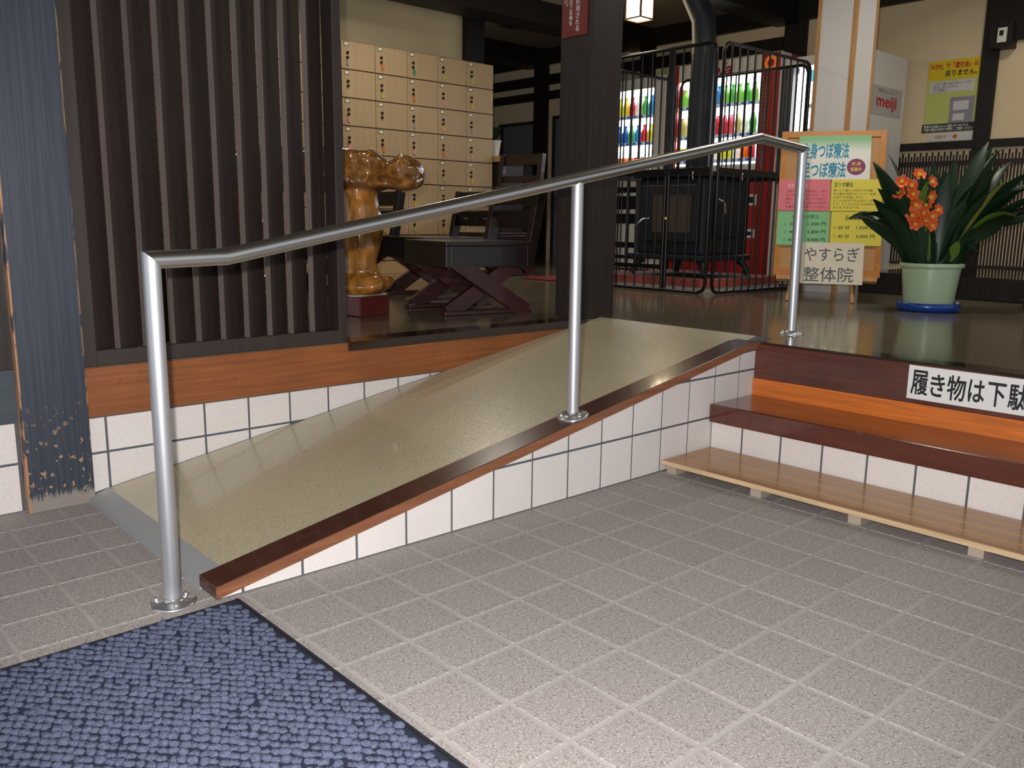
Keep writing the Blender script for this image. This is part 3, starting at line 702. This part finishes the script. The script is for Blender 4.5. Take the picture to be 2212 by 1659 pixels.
# ------------------------------------------------------------------ stove, hearth and guard
ht = tag(empty('hearth', (4.22, 1.92, FU)), 'low hearth edged with red bricks under the wood stove', 'hearth')
hx0, hx1, hy0, hy1 = 3.76, 4.62, 1.42, 2.36
box('base', 'mortar', ht, hx0+.004, hx1-.004, hy0+.004, hy1-.004, FU+.001, .432); box('top_slab', 'hearth_top', ht, hx0+.06, hx1-.06, hy0+.06, hy1-.06, .430, .480)
bl = .205
n = int((hx1-hx0)/bl)
brx = MB().box(0, (hx1-hx0)/n-.008, 0, .06, 0, .05).mesh('brick', 'brick'); bry = MB().box(0, .06, 0, (hy1-hy0-.12)/n-.008, 0, .05).mesh('brick', 'brick')
for i in range(n):
    for y in (hy0, hy1-.06): place(brx, 'brick', (hx0+i*(hx1-hx0)/n+.004, y, .432), ht)
    for x in (hx0, hx1-.06): place(bry, 'brick', (x, hy0+.06+i*(hy1-hy0-.12)/n+.004, .432), ht)
st = tag(empty('wood_stove', (4.2, 1.86, .48)), 'black cast-iron wood stove with glass door and tall flue pipe', 'stove')
sx0, sx1, sy0, sy1, sz0, sz1 = 3.95, 4.44, 1.60, 2.15, .62, 1.13
box('body', 'stove_iron', st, sx0, sx1, sy0, sy1, sz0, sz1, .02)
box('top_plate', 'stove_iron', st, sx0-.03, sx1+.03, sy0-.03, sy1+.03, sz1, sz1+.035, .008)
box('ash_lip', 'stove_iron', st, sx0-.06, sx1+.03, sy0-.03, sy1+.03, sz0-.03, sz0+.005, .008)
dr = box('door', 'stove_iron', st, sx0-.022, sx0, sy0+.05, sy1-.05, sz0+.09, sz1-.05, .006)
gl = box('glass_pane', 'stove_glass', dr, sx0-.026, sx0-.020, sy0+.09, sy1-.15, sz0+.15, sz1-.115)
hd = MB().tube([(sx0-.03, sy1-.12, .86), (sx0-.06, sy1-.10, .86), (sx0-.06, sy1-.02, .80)], .006, 8).build('handle', 'chrome', dr)
box('side_door', 'stove_iron', st, sx0+.10, sx1-.10, sy0-.015, sy0, sz0+.12, sz1-.08, .006)
MB().tube([(4.05, sy0-.03, .99), (4.10, sy0-.045, .97), (4.12, sy0-.045, .90)], .006, 8).build('handle', 'chrome', st)
for x in (sx0+.02, sx1-.04):
    for y in (sy0+.02, sy1-.04):
        ox = -.02 if x < 4.2 else .02; oy = -.03 if y < 1.8 else .03
        MB().tube([(x, y, sz0-.02), (x+ox, y+oy, .56), (x+ox*2, y+oy*2, .488)], [.035, .024, .02], 10).build('leg', 'stove_iron', st)
MB().tube([(4.22, 1.865, sz1+.03), (4.22, 1.865, 2.00), (4.215, 1.875, 2.16), (4.17, 1.93, 2.31), (4.03, 2.08, 2.62), (4.0, 2.12, 2.69)], .078, 24).build('flue_pipe', 'stove_iron', st)
MB().lathe([(.081, 0), (.081, .03)], (4.22, 1.865, 1.93), 24).build('pipe_collar', 'stove_iron', st)
MB().lathe([(.10, 0), (.085, .05)], (4.22, 1.865, sz1+.03), 24).build('pipe_collar', 'stove_iron', st)
# guard: four panels of bars
gd = tag(empty('stove_guard', (4.19, 1.88, FU)), 'black iron bar guard fence around the wood stove', 'fence')
gx0, gx1, gy0, gy1, gz0, gz1, gm = 3.665, 4.70, 1.335, 2.43, .412, 1.876, 1.145
def panel(a, b, nbars, gate=None):
    a, b = Vector(a), Vector(b); d = (b-a); Ld = d.length; d.normalize()
    A, B = a+d*.03, b-d*.03; q = .05
    P = lambda s, z: (A+(B-A)*s)+Vector((0, 0, z))
    Lp = (B-A).length; e = q/Lp
    fr_ = [P(e, gz0), P(e*.3, gz0+q*.3), P(0, gz0+q), P(0, gz1-q), P(e*.3, gz1-q*.3), P(e, gz1), P(1-e, gz1), P(1-e*.3, gz1-q*.3), P(1, gz1-q), P(1, gz0+q), P(1-e*.3, gz0+q*.3), P(1-e, gz0), P(e, gz0)]
    MB().tube(fr_, .0105, 8).build('panel_frame', 'iron_bar', gd)
    MB().obox((P(0, gm)+P(1, gm))/2, d, (0, 0, 1), d.cross(Vector((0, 0, 1))), Lp/2, .018, .006).build('mid_rail', 'iron_bar', gd)
    bm_ = MB().tube([(0, 0, gz0), (0, 0, gz1)], .0052, 6).mesh('bar', 'iron_bar')
    for k in range(1, nbars):
        p = P(k/nbars, 0); place(bm_, 'bar', p, gd)
    if gate:
        for s in gate: MB().tube([P(s, gz0), P(s, gz1)], .010, 8).build('gate_stile', 'iron_bar', gd)
        MB().obox((P(gate[1], .555)+P(1, .555))/2, d, (0, 0, 1), d.cross(Vector((0, 0, 1))), (P(1, 0)-P(gate[1], 0)).length/2, .014, .006).build('gate_rail', 'iron_bar', gd)
        MB().lathe([(.004, -.008), (.011, 0), (.004, .008)], P(gate[0], .86)-Vector((.014, 0, 0)), 10).build('latch_knob', 'flower_eye', gd)
panel((gx0, gy0, 0), (gx0, gy1, 0), 13, (.30, .325))
panel((gx0, gy0, 0), (gx1, gy0, 0), 12)
panel((gx0, gy1, 0), (gx1, gy1, 0), 12)
panel((gx1, gy0, 0), (gx1, gy1, 0), 13)
for p in ((3.66, 1.49, 1.10), (3.95, 1.33, 1.10)): MB().tube([(p[0], p[1], p[2]+.04), (p[0]-.012, p[1]-.005, p[2]+.02), (p[0]-.006, p[1]-.004, p[2]-.01), (p[0]-.014, p[1]-.012, p[2]+.0)], .003, 6).build('hook', 'chrome', gd)
# ------------------------------------------------------------------ vending machines
def bottle_mesh(m, kind):
    if kind == 0: pr2 = [(.030, 0), (.032, .01), (.032, .09), (.030, .11), (.013, .145), (.013, .165), (.015, .166), (.015, .178)]
    elif kind == 1: pr2 = [(.028, 0), (.032, .006), (.032, .105), (.028, .115)]
    else: pr2 = [(.031, 0), (.033, .01), (.027, .05), (.032, .09), (.024, .125), (.014, .14), (.015, .152)]
    return MB().lathe(pr2, n=10).mesh('sample_drink', m)
BM = {(i, k): bottle_mesh('drink_%d' % i, k) for i in range(12) for k in range(3)}
def rows_of_drinks(v, y0, y1, zs, tops, cols, kinds, xf, wdth=.068):
    for r, (z, zt) in enumerate(zip(zs, tops)):
        box('display_shelf', 'price_strip', v, xf-.006, xf+.10, y0, y1, z-.014, z); box('price_strip', 'price_strip', v, xf-.0062, xf-.003, y0, y1, z-.014, z+.016)
        box('light_strip', 'vend_light', v, xf+.004, xf+.03, y0+.005, y1-.005, zt-.050, zt-.004)
        k = 0; y = y1-wdth*.6
        while y > y0+wdth*.4:
            c = cols[r][k % len(cols[r])]; q = place(BM[(c, kinds[r])], 'sample_drink', (xf+.045, y, z+.001), v)
            q.scale = (1, 1, min(1.12, (zt-z-.055)/(.178, .115, .152)[kinds[r]]))
            box('price_button', 'vend_button', v, xf-.011, xf-.006, y-.016, y+.016, z-.006, z+.012)
            y -= wdth; k += 1
XF = 5.5
v2 = tag(empty('vending_machine', (5.8, 2.55, FU)), 'red drinks vending machine with a red side panel and bright display', 'vending machine', 'drinks vending machines along the wall')
box('cabinet_back', 'vend_red', v2, XF+.12, 6.09, 2.055, 3.06, FU+.01, 2.15)
box('lower_front', 'vend_red', v2, XF, XF+.12, 2.055, 3.06, FU+.01, 1.20, .006)
box('control_strip', 'vend_white', v2, XF-.002, XF+.12, 2.225, 3.06, 1.20, 1.315)
box('coin_panel', 'vend_red', v2, XF-.006, XF-.001, 2.225, 2.55, 1.205, 1.265)
box('header', 'vend_white', v2, XF-.004, XF+.12, 2.225, 3.06, 2.012, 2.15, .004)
box('side_panel', 'vend_red', v2, XF-.012, XF+.12, 2.055, 2.225, 1.20, 2.15, .006)
box('edge_post', 'vend_white', v2, XF-.01, XF+.12, 2.045, 2.058, FU+.01, 2.15)
box('edge_post', 'vend_red', v2, XF-.008, XF+.12, 3.035, 3.07, FU+.01, 2.15)
box('display_back', 'vend_back', v2, XF+.10, XF+.115, 2.225, 3.05, 1.315, 2.012)
rows_of_drinks(v2, 2.235, 3.03, [1.790, 1.545, 1.345], [2.010, 1.770, 1.525], [[7, 2, 7, 11, 2, 1, 7, 2], [10, 4, 2, 8, 8, 0, 0, 9], [3, 4, 5, 0, 9, 4, 3]], [0, 2, 1], XF)
box('light_strip', 'vend_light', v2, XF-.005, XF+.0, 2.235, 3.03, 1.316, 1.330)
box('screen', 'vend_dark', v2, XF-.008, XF-.001, 2.31, 2.44, 1.225, 1.27)
for y in (2.345, 2.40): box('lit_digit', 'led_green', v2, XF-.010, XF-.008, y-.014, y+.014, 1.236, 1.258)
em = MB().lathe([(.058, 0), (.058, .003)], n=24).build('emblem', 'drink_5', v2); em.location = (XF-.0155, 2.14, 2.075); em.rotation_euler = (0, math.pi/2, 0)
em2 = MB().lathe([(.030, 0), (.030, .003)], n=20).build('emblem', 'vend_red', v2); em2.location = (XF-.0185, 2.14, 2.075); em2.rotation_euler = (0, math.pi/2, 0)
mat('dull_gold', '8a6a34', .5)
for y, zb_ in ((2.195, 1.60), (2.15, 1.56), (2.095, 1.50)):
    pm_ = MB(); z = 1.985
    while z > zb_:
        for q in range(3): pm_.box(XF-.0132, XF-.0118, y-.014+q*.010, y-.014+q*.010+random.uniform(.004, .009), z-.022, z-random.uniform(0, .010))
        z -= .030
    q = pm_.build('printed_column', 'dull_gold', v2); q['kind'] = 'stuff'
text('lettering', 'Cola', 'vend_red', v2, (XF-.0045, 2.83, 2.032), D, U, w=.325, h=.095, bold=.02, shear=.35)
for z, h in ((.98, .09), (.72, .07)):
    box('button_plate', 'vend_white', v2, XF-.006, XF, 2.20, 2.34, z, z+h); box('slot', 'vend_dark', v2, XF-.008, XF-.005, 2.23, 2.29, z+.02, z+h-.02)
box('outlet_flap', 'vend_dark', v2, XF-.006, XF, 2.45, 2.95, .55, .72, .004)
v1 = tag(empty('vending_machine', (5.8, 3.5, FU)), 'white drinks vending machine partly hidden by the dark pillar', 'vending machine', 'drinks vending machines along the wall')
box('cabinet_back', 'vend_white', v1, XF+.12, 6.09, 3.165, 4.02, FU+.01, 2.10)
box('header', 'vend_white', v1, XF, XF+.12, 3.165, 4.02, 2.005, 2.10)
box('side_frame', 'vend_white', v1, XF-.008, XF+.12, 3.165, 3.285, FU+.01, 2.005, .004)
box('edge_post', 'vend_grey', v1, XF-.004, XF+.4, 3.13, 3.165, FU+.01, 2.09)
box('side_frame', 'vend_white', v1, XF-.008, XF+.12, 3.93, 4.02, FU+.01, 2.005)
box('display_back', 'vend_back', v1, XF+.10, XF+.115, 3.285, 3.93, 1.26, 2.005)
box('lower_front', 'vend_white', v1, XF, XF+.12, 3.285, 3.93, FU+.01, 1.26)
rows_of_drinks(v1, 3.29, 3.925, [1.765, 1.53, 1.285], [2.004, 1.755, 1.515], [[9, 0, 3, 3, 0, 4, 2, 1], [3, 1, 8, 8, 2, 1, 0], [6, 4, 6, 5, 5, 0]], [0, 0, 1], XF, .075)
for z, h in ((1.10, .05), (.95, .12), (.82, .09), (.60, .05), (.50, .03)): box('dark_band', 'vend_dark', v1, XF-.004, XF, 3.33, 3.92, z, z+h)
for y in (3.42, 3.56, 3.70, 3.84): box('rib', 'vend_grey', v1, XF-.006, XF, y-.012, y+.012, .45, 1.22)
v3 = tag(empty('vending_machine', (5.8, 1.7, FU)), 'white milk vending machine behind the white column', 'vending machine', 'drinks vending machines along the wall')
box('cabinet_back', 'vend_white', v3, XF+.10, 6.15, 1.36, 2.03, FU+.01, 2.09, .004)
box('lower_front', 'vend_white', v3, XF, XF+.10, 1.36, 2.03, FU+.01, 1.15)
box('header', 'vend_white', v3, XF, XF+.10, 1.36, 2.03, 2.02, 2.09)
box('side_frame', 'vend_grey', v3, XF-.006, XF+.10, 1.945, 2.03, 1.15, 2.02)
box('side_frame', 'vend_grey', v3, XF-.006, XF+.10, 1.36, 1.42, 1.15, 2.02)
box('light_tube', 'vend_tube', v3, XF+.02, XF+.06, 1.875, 1.925, 1.20, 1.97); box('light_tube', 'vend_tube', v3, XF+.02, XF+.06, 1.815, 1.845, 1.20, 1.97)
box('display_back', 'vend_back', v3, XF+.085, XF+.099, 1.42, 1.945, 1.15, 2.02)
box('blue_band', 'vend_cyan', v3, XF+.005, XF+.03, 1.42, 1.81, 1.90, 1.985)
rows_of_drinks(v3, 1.425, 1.80, [1.72, 1.54, 1.36, 1.20], [1.895, 1.705, 1.525, 1.345], [[2, 7, 3], [7, 2, 10], [3, 2, 7], [9, 3, 2]], [1, 1, 1, 1], XF, .085)
X_, Z_ = (1, 0, 0), (0, 0, 1)
mp = box('brand_panel', 'brand_grey', v3, 5.575, 6.09, 1.357, 1.360, 1.645, 1.852)
text('lettering', 'meiji', 'ink_red', v3, (5.685, 1.357, 1.680), X_, Z_, w=.32, h=.105, bold=.03)
text('lettering', '明日をもっとおいしく', 'ink_grey', v3, (5.70, 1.357, 1.805), X_, Z_, w=.30, h=.028)
# ------------------------------------------------------------------ lantern
ln = tag(empty('paper_lantern', (4.135, 2.35, 2.21)), 'glowing square paper lantern hanging from the hall ceiling', 'lantern')
lx, ly, lz, lh = 4.135, 2.36, 2.215, .066
box('shade', 'lantern_paper', ln, lx-lh, lx+lh, ly-lh, ly+lh, lz+.006, lz+.30)
for i in (-1, 1):
    for j in (-1, 1): box('corner_post', 'lantern_wood', ln, lx+i*lh-.006, lx+i*lh+.006, ly+j*lh-.006, ly+j*lh+.006, lz, lz+.31)
for z in (lz, lz+.30):
    for i in (-1, 1):
        box('frame_bar', 'lantern_wood', ln, lx-lh, lx+lh, ly+i*lh-.004, ly+i*lh+.004, z, z+.010); box('frame_bar', 'lantern_wood', ln, lx+i*lh-.004, lx+i*lh+.004, ly-lh, ly+lh, z, z+.010)
MB().tube([(lx, ly, lz+.30), (lx, ly, 2.68)], .004, 6).build('cord', 'vend_dark', ln)
lp_ = bpy.data.lights.new('lantern_light', 'POINT'); lp_.energy = 5; lp_.color = (1, .8, .5); lp_.shadow_soft_size = .1
lo_ = bpy.data.objects.new('lantern_light', lp_); COL.objects.link(lo_); lo_.location = (lx, ly, lz-.08)
# ------------------------------------------------------------------ easel and notice board
lean_x = lambda z: 3.98
BC = Vector((4.0, .769, .958)); ba, bb = math.radians(30.9), math.radians(19.9)
BR = Matrix.Rotation(ba, 4, 'Z') @ Matrix.Rotation(bb, 4, 'Y')
BX = Matrix.Translation(BC) @ BR @ Matrix.Diagonal((1, .576/.66, .88/.832, 1)) @ Matrix.Translation((-3.98, -.767, -.946))
ez = tag(empty('easel', (4.0, .76, FU)), 'pale wooden easel carrying the cork notice board', 'easel')
tp = lambda y, z, o=.03: BX @ Vector((3.98+o, y, z))
MB().tube([(3.905, .535, FU+.001), tp(.70, 1.33)], .012, 8).build('leg', 'trim_wood', ez)
MB().tube([(3.745, .85, FU+.001), tp(.84, 1.33)], .012, 8).build('leg', 'trim_wood', ez)
MB().tube([(4.33, .86, FU+.001), tp(.77, 1.30, .06)], .011, 8).build('leg', 'trim_wood', ez)
MB().obox(BX @ Vector((3.972, .765, .512)), BR @ Vector((0, 1, 0)), BR @ Vector((1, 0, 0)), BR @ Vector((0, 0, 1)), .27, .024, .012).build('ledge', 'trim_wood', ez)
nb = tag(empty('notice_board', (3.98, .76, .53)), 'cork notice board in a honey-coloured wooden frame on the easel', 'notice board')
def slab(name, m, parent, y0, y1, z0, z1, off, th):
    pp = [(y0, z0), (y0, z1), (y1, z1), (y1, z0)]
    return MB().prism(pp, lambda y, z: (lean_x(z)-off, y, z), lambda y, z: (lean_x(z)-off+th, y, z)).build(name, m, parent)
BY0, BY1, BZ0, BZ1 = .437, 1.097, .530, 1.362
slab('cork_sheet', 'cork', nb, BY0+.02, BY1-.02, BZ0+.02, BZ1-.02, 0, .012)
for a in ((BY0, BY1, BZ0, BZ0+.036), (BY0, BY1, BZ1-.036, BZ1), (BY0, BY0+.036, BZ0+.036, BZ1-.036), (BY1-.036, BY1, BZ0+.036, BZ1-.036)): slab('frame_bar', 'board_frame', nb, *a, .008, .024)
UPB = Vector((0, 0, 1))
def sheet(name, label, m, y0, y1, z0, z1, k):
    t = tag(empty(name, (3.96, (y0+y1)/2, z0)), label, 'notice', 'sheets pinned to the cork notice board')
    slab('paper', m, t, y0, y1, z0, z1, .0092+.0006*k, .0006); t['k'] = .0092+.0006*k; return t
def wr_(t, s, m, y, z, w, h, bold=0, **kw): return text('lettering', s, m, t, (lean_x(z)-t['k'], y, z), D, UPB, w=w, h=h, bold=bold, **kw)
s1 = sheet('title_sheet', 'white and green title sheet with blue lettering on the cork board', 'paper_gradient', .530, .985, 1.078, 1.333, 1)
wr_(s1, '全身つぼ療法', 'ink_teal', .958, 1.200, .292, .090, .025); wr_(s1, '足つぼ療法', 'ink_teal', .956, 1.090, .275, .088, .025)
ov = MB(); NN = 28
ov.prism([(.616+.058*math.cos(2*math.pi*k/NN), 1.150+.047*math.sin(2*math.pi*k/NN)) for k in range(NN)], lambda y, z: (lean_x(z)-s1['k']-.0006, y, z), lambda y, z: (lean_x(z)-s1['k'], y, z)).build('purple_oval', 'purple', s1)
s1['k'] = s1['k']+.0006
wr_(s1, '好 評', 'ink_yellow', .644, 1.157, .055, .021, .02); wr_(s1, '営業中', 'ink_yellow', .650, 1.124, .066, .023, .02)
s2 = sheet('pink_sheet', 'pink therapy notice pinned left on the cork board', 'paper_pink', .770, 1.094, .897, 1.076, 2)
wr_(s2, '全身つぼ療法', 'ink_pale', 1.04, 1.030, .125, .024, .01)
for i, t_ in enumerate(['全身にあるつぼを刺激し、疲れ', 'をとることができます。コリ', '痛み、むくみやわらげます。', '特に、肩や腰など気になる部分', 'を重点的に施術いたします。']): wr_(s2, t_, 'ink_pinkred', 1.045, 1.003-i*.0225, .255 if len(t_) > 12 else .21, .0145)
s3 = sheet('yellow_sheet', 'upper yellow therapy notice on the cork board', 'paper_yellow', .448, .762, .897, 1.078, 2)
wr_(s3, '足ツボ療法', 'ink_brown', .745, 1.034, .115, .027, .02)
for i, t_ in enumerate(['第二の心臓とも呼ばれる足裏', '足の裏を刺激することで、全身', 'の血行を促進します。', 'ふくらはぎまでもみほぐします', 'ので、むくみや冷えでお悩みの', '方におすすめです。']): wr_(s3, t_, 'ink_brown', .748, 1.008-i*.0195, len(t_)*.0186, .0135)
s4 = sheet('green_sheet', 'green price list for body massage on the cork board', 'paper_green', .762, 1.090, .700, .893, 3)
wr_(s4, '全身つぼ療法', 'ink_darkgreen', 1.00, .850, .17, .025)
for i, (a, b) in enumerate((('20 分', '1,500 円'), ('40 分', '2,800 円'), ('60 分', '4,000 円'))):
    wr_(s4, '○', 'ink_darkgreen', 1.046, .813-i*.045, .014, .014); wr_(s4, a, 'ink_black', 1.012, .811-i*.045, .068, .020, .012); wr_(s4, b, 'ink_black', .896, .811-i*.045, .112, .021, .012)
s5 = sheet('yellow_price_sheet', 'lower yellow price list for foot massage on the cork board', 'paper_yellow', .440, .752, .703, .893, 3)
wr_(s5, '足つぼ療法', 'ink_black', .668, .846, .125, .026, .01)
for i, (a, b) in enumerate((('20 分', '1,500 円'), ('40 分', '3,000 円'))):
    wr_(s5, '○', 'ink_brown', .735, .796-i*.049, .014, .014); wr_(s5, a, 'ink_black', .706, .793-i*.049, .070, .021, .012); wr_(s5, b, 'ink_black', .594, .793-i*.049, .112, .021, .012)
s6 = sheet('name_sheet', 'cream paper with large grey clinic name at the foot of the cork board', 'paper_cream', .543, .925, .478, .708, 46)
wr_(s6, 'やすらぎ', 'ink_grey', .905, .605, .335, .078, .004); wr_(s6, '整体院', 'ink_grey', .905, .490, .305, .082, .004)
bpy.context.view_layer.update()
for e_ in (nb, s1, s2, s3, s4, s5, s6): e_.matrix_world = BX @ e_.matrix_world
# ------------------------------------------------------------------ potted clivia
SC = .00241
def pot_pt(px, py, depth=0):   # offset from the pot's axis at rim height, in metres
    return (px-2014)*SC, (568-py)*SC, depth
RH = Vector((RGT.x, RGT.y, 0)).normalized(); FH = Vector((FWD.x, FWD.y, 0)).normalized()
RIM = .648
def flower(parent, c, facing, r, m, eye=True):
    facing = Vector(facing).normalized(); a_ = facing.orthogonal().normalized(); b_ = facing.cross(a_)
    mb = MB(); ph = random.random()*2
    for k in range(6):
        t = ph+k*math.pi/3; dd_ = a_*math.cos(t)+b_*math.sin(t); ss = a_*-math.sin(t)+b_*math.cos(t)
        pts_ = []
        for s, wd, f in ((.0, .14, -.55), (.35, .34, -.12), (.7, .40, .12), (1.0, .08, .16)):
            cc = c+dd_*r*s*1.0+facing*r*f; pts_ += [cc+ss*r*wd, cc-facing*r*.03, cc-ss*r*wd]
        fs_ = []
        for i in range(3):
            for q in (0, 1): fs_.append((i*3+q, i*3+q+1, i*3+q+4, i*3+q+3))
        mb.add(pts_, fs_, True)
    o = mb.build('flower', m, parent)
    if eye:
        e_ = MB()
        for k in range(6):
            t = ph+k*math.pi/3; dd_ = a_*math.cos(t)+b_*math.sin(t)
            e_.tube([c-facing*r*.5+dd_*r*.08, c+dd_*r*.2+facing*r*.05, c+dd_*r*.28+facing*r*.2], [r*.11, r*.13, r*.04], 6)
        e_.build('flower_centre', 'flower_eye', o)
def clivia(name, label, base, tips, clusters, potm, saucerm, pm):
    t = tag(empty(name, (base.x, base.y, FU)), label, 'plant', 'clivia pots in front of the platform')
    MB().lathe([(r_, z_*.945) for r_, z_ in ((.117, .012), (.119, .02), (.140, .228), (.140, .236), (.153, .238), (.155, .246), (.155, .258), (.150, .262), (.141, .258), (.138, .235))], (base.x, base.y, FU), 40, cap1=False).build('pot', potm, t)
    MB().lathe([(.13, .001), (.150, .004), (.158, .045), (.155, .046), (.147, .012), (.05, .010)], (base.x, base.y, FU), 40).build('saucer', saucerm, t)
    MB().lathe([(.137, .210), (.08, .224), (.001, .226)], (base.x, base.y, FU), 24).build('soil', 'soil', t)
    for (px, py, dep, bx, wd, m, sag) in tips:
        b0 = base+RH*(bx*SC)+FH*random.uniform(-.05, .05); b0.z = RIM-.03
        tip = base+RH*((px-2014)*SC)+FH*dep; tip.z = RIM+(568-py)*SC
        c = b0+(tip-b0)*.42; c.z = b0.z+(tip.z-b0.z)*.60+sag
        side = (tip-b0).cross(Vector((0, 0, 1)))
        side = side.normalized()*.6 + RH*.55*(1 if side.dot(RH) > 0 else -1) + Vector((0, 0, .25 if px > 2014 else -.25))
        blade('leaf', m, t, b0, c, tip, wd, side, 14)
    for (px, py, dep, bx, wd, m, sag) in [(a+random.uniform(-28, 28), b+random.uniform(-10, 40), c+random.uniform(0, .12), d+random.uniform(-8, 8), e, LF, f) for (a, b, c, d, e, g, f) in tips if g == LF and (a < 1920 or a > 2060)] if len(tips) > 20 else []:
        b0 = base+RH*(bx*SC)+FH*random.uniform(0, .08); b0.z = RIM-.03
        tip = base+RH*((px-2014)*SC)+FH*dep; tip.z = RIM+(568-py)*SC
        c = b0+(tip-b0)*.42; c.z = b0.z+(tip.z-b0.z)*.60+sag
        blade('leaf', m, t, b0, c, tip, wd, RH+Vector((0, 0, .4 if px > 2014 else -.4)), 14)
    for (px, py, n_, spread, sx) in clusters:
        c = base+RH*((px-2014)*SC)-FH*.07; c.z = RIM+(568-py)*SC
        b0 = base+RH*(sx*SC); b0.z = RIM-.03
        MB().tube([b0, (b0+c)/2+Vector((0, 0, .02)), c-Vector((0, 0, .03))], [.009, .008, .007], 8).build('flower_stem', 'stem_green', t)
        for k in range(n_):
            a = 2*math.pi*k/n_+random.uniform(-.2, .2); q = spread*(1 if k % 3 else .35)
            o_ = RH*math.cos(a)*q+Vector((0, 0, 1))*math.sin(a)*q*.85-FH*random.uniform(0, .03)
            p_ = c+o_
            MB().tube([c-Vector((0, 0, .03)), c+o_*.5, p_-(o_+FH*-.03).normalized()*.012], .0022, 5).build('pedicel', 'stem_green', t)
            flower(t, p_, o_*9-FH*1.1+Vector((0, 0, .15)), (.036+random.uniform(-.004, .005)), pm)
    return t
pc = Vector((3.871, .108, 0))
LF, LL, LO = 'leaf', 'leaf_light', 'leaf_olive'
tips = [(1853, 372, -.12, -30, .026, LF, .05), (1866, 415, -.10, -34, .024, LF, .06), (1866, 438, -.05, -34, .022, LF, .05), (1862, 452, -.14, -36, .022, LF, .06), (1826, 476, -.08, -34, .020, LF, .20),
    (1902, 342, .02, -26, .030, LF, .03), (1890, 385, .08, -24, .026, LF, .04), (1948, 388, -.13, -22, .024, LF, .0), (1955, 400, -.16, -40, .022, LL, .0), (1935, 365, .12, -10, .028, LF, .0), (1988, 368, .1, 0, .030, LF, .0),
    (2022, 352, .14, 4, .030, LF, .0), (2040, 380, .05, 8, .028, LF, .0), (2062, 350, .1, 12, .03, LF, .02), (2118, 312, .05, 16, .034, LF, .03), (2124, 330, -.05, 22, .034, LF, .02), (2112, 360, -.12, 20, .030, LF, .02),
    (2152, 330, .1, 26, .026, LF, .04), (2172, 352, .05, 28, .028, LF, .05), (2215, 370, -.04, 30, .030, LF, .09), (2235, 392, .05, 30, .030, LF, .10), (2238, 420, -.1, 32, .030, LF, .10), (2225, 450, .02, 34, .03, LF, .12),
    (2124, 394, -.14, 26, .018, LO, .02), (2178, 486, -.16, 38, .022, LL, .26), (2102, 505, -.18, 34, .018, LF, .16), (2150, 415, -.12, 34, .028, LF, .07), (2190, 462, .06, 38, .03, LF, .14), (2090, 420, -.14, 26, .026, LF, .02), (2200, 410, .0, 30, .03, LF, .07),
    (1925, 430, .1, -30, .026, LF, .03), (1900, 470, .05, -34, .024, LF, .07), (2050, 440, -.12, 14, .024, LF, .0), (2075, 455, .1, 30, .03, LF, .03), (2110, 450, .08, 36, .03, LF, .05), (2140, 470, .1, 40, .028, LF, .08), (1975, 480, -.05, -10, .02, LL, 0), (2045, 520, -.1, 34, .02, LL, .0), (1960, 430, .1, -16, .028, LF, 0), (2010, 430, .1, 4, .028, LF, 0)]
clivia('potted_clivia', 'clivia with orange flowers in a pale green pot on a blue saucer', pc, tips, [(1948, 416, 9, .088, -14), (1976, 470, 8, .066, -8)], 'pot_green', 'saucer_blue', 'petal')
pc2 = pc+RH*.78+FH*.18
tips2 = [(2014+dx, 568-dy, random.uniform(-.1, .1), dx*.12, .026, LF, .05) for dx, dy in ((60, 190), (40, 220), (90, 150), (120, 200), (150, 160), (30, 170), (100, 240), (60, 150), (180, 120))]
clivia('potted_clivia', 'clivia with salmon flowers in a brown pot at the frame edge', pc2, tips2, [(1928, 296, 8, .06, 0)], 'pot_brown', 'saucer_dark', 'petal_salmon')
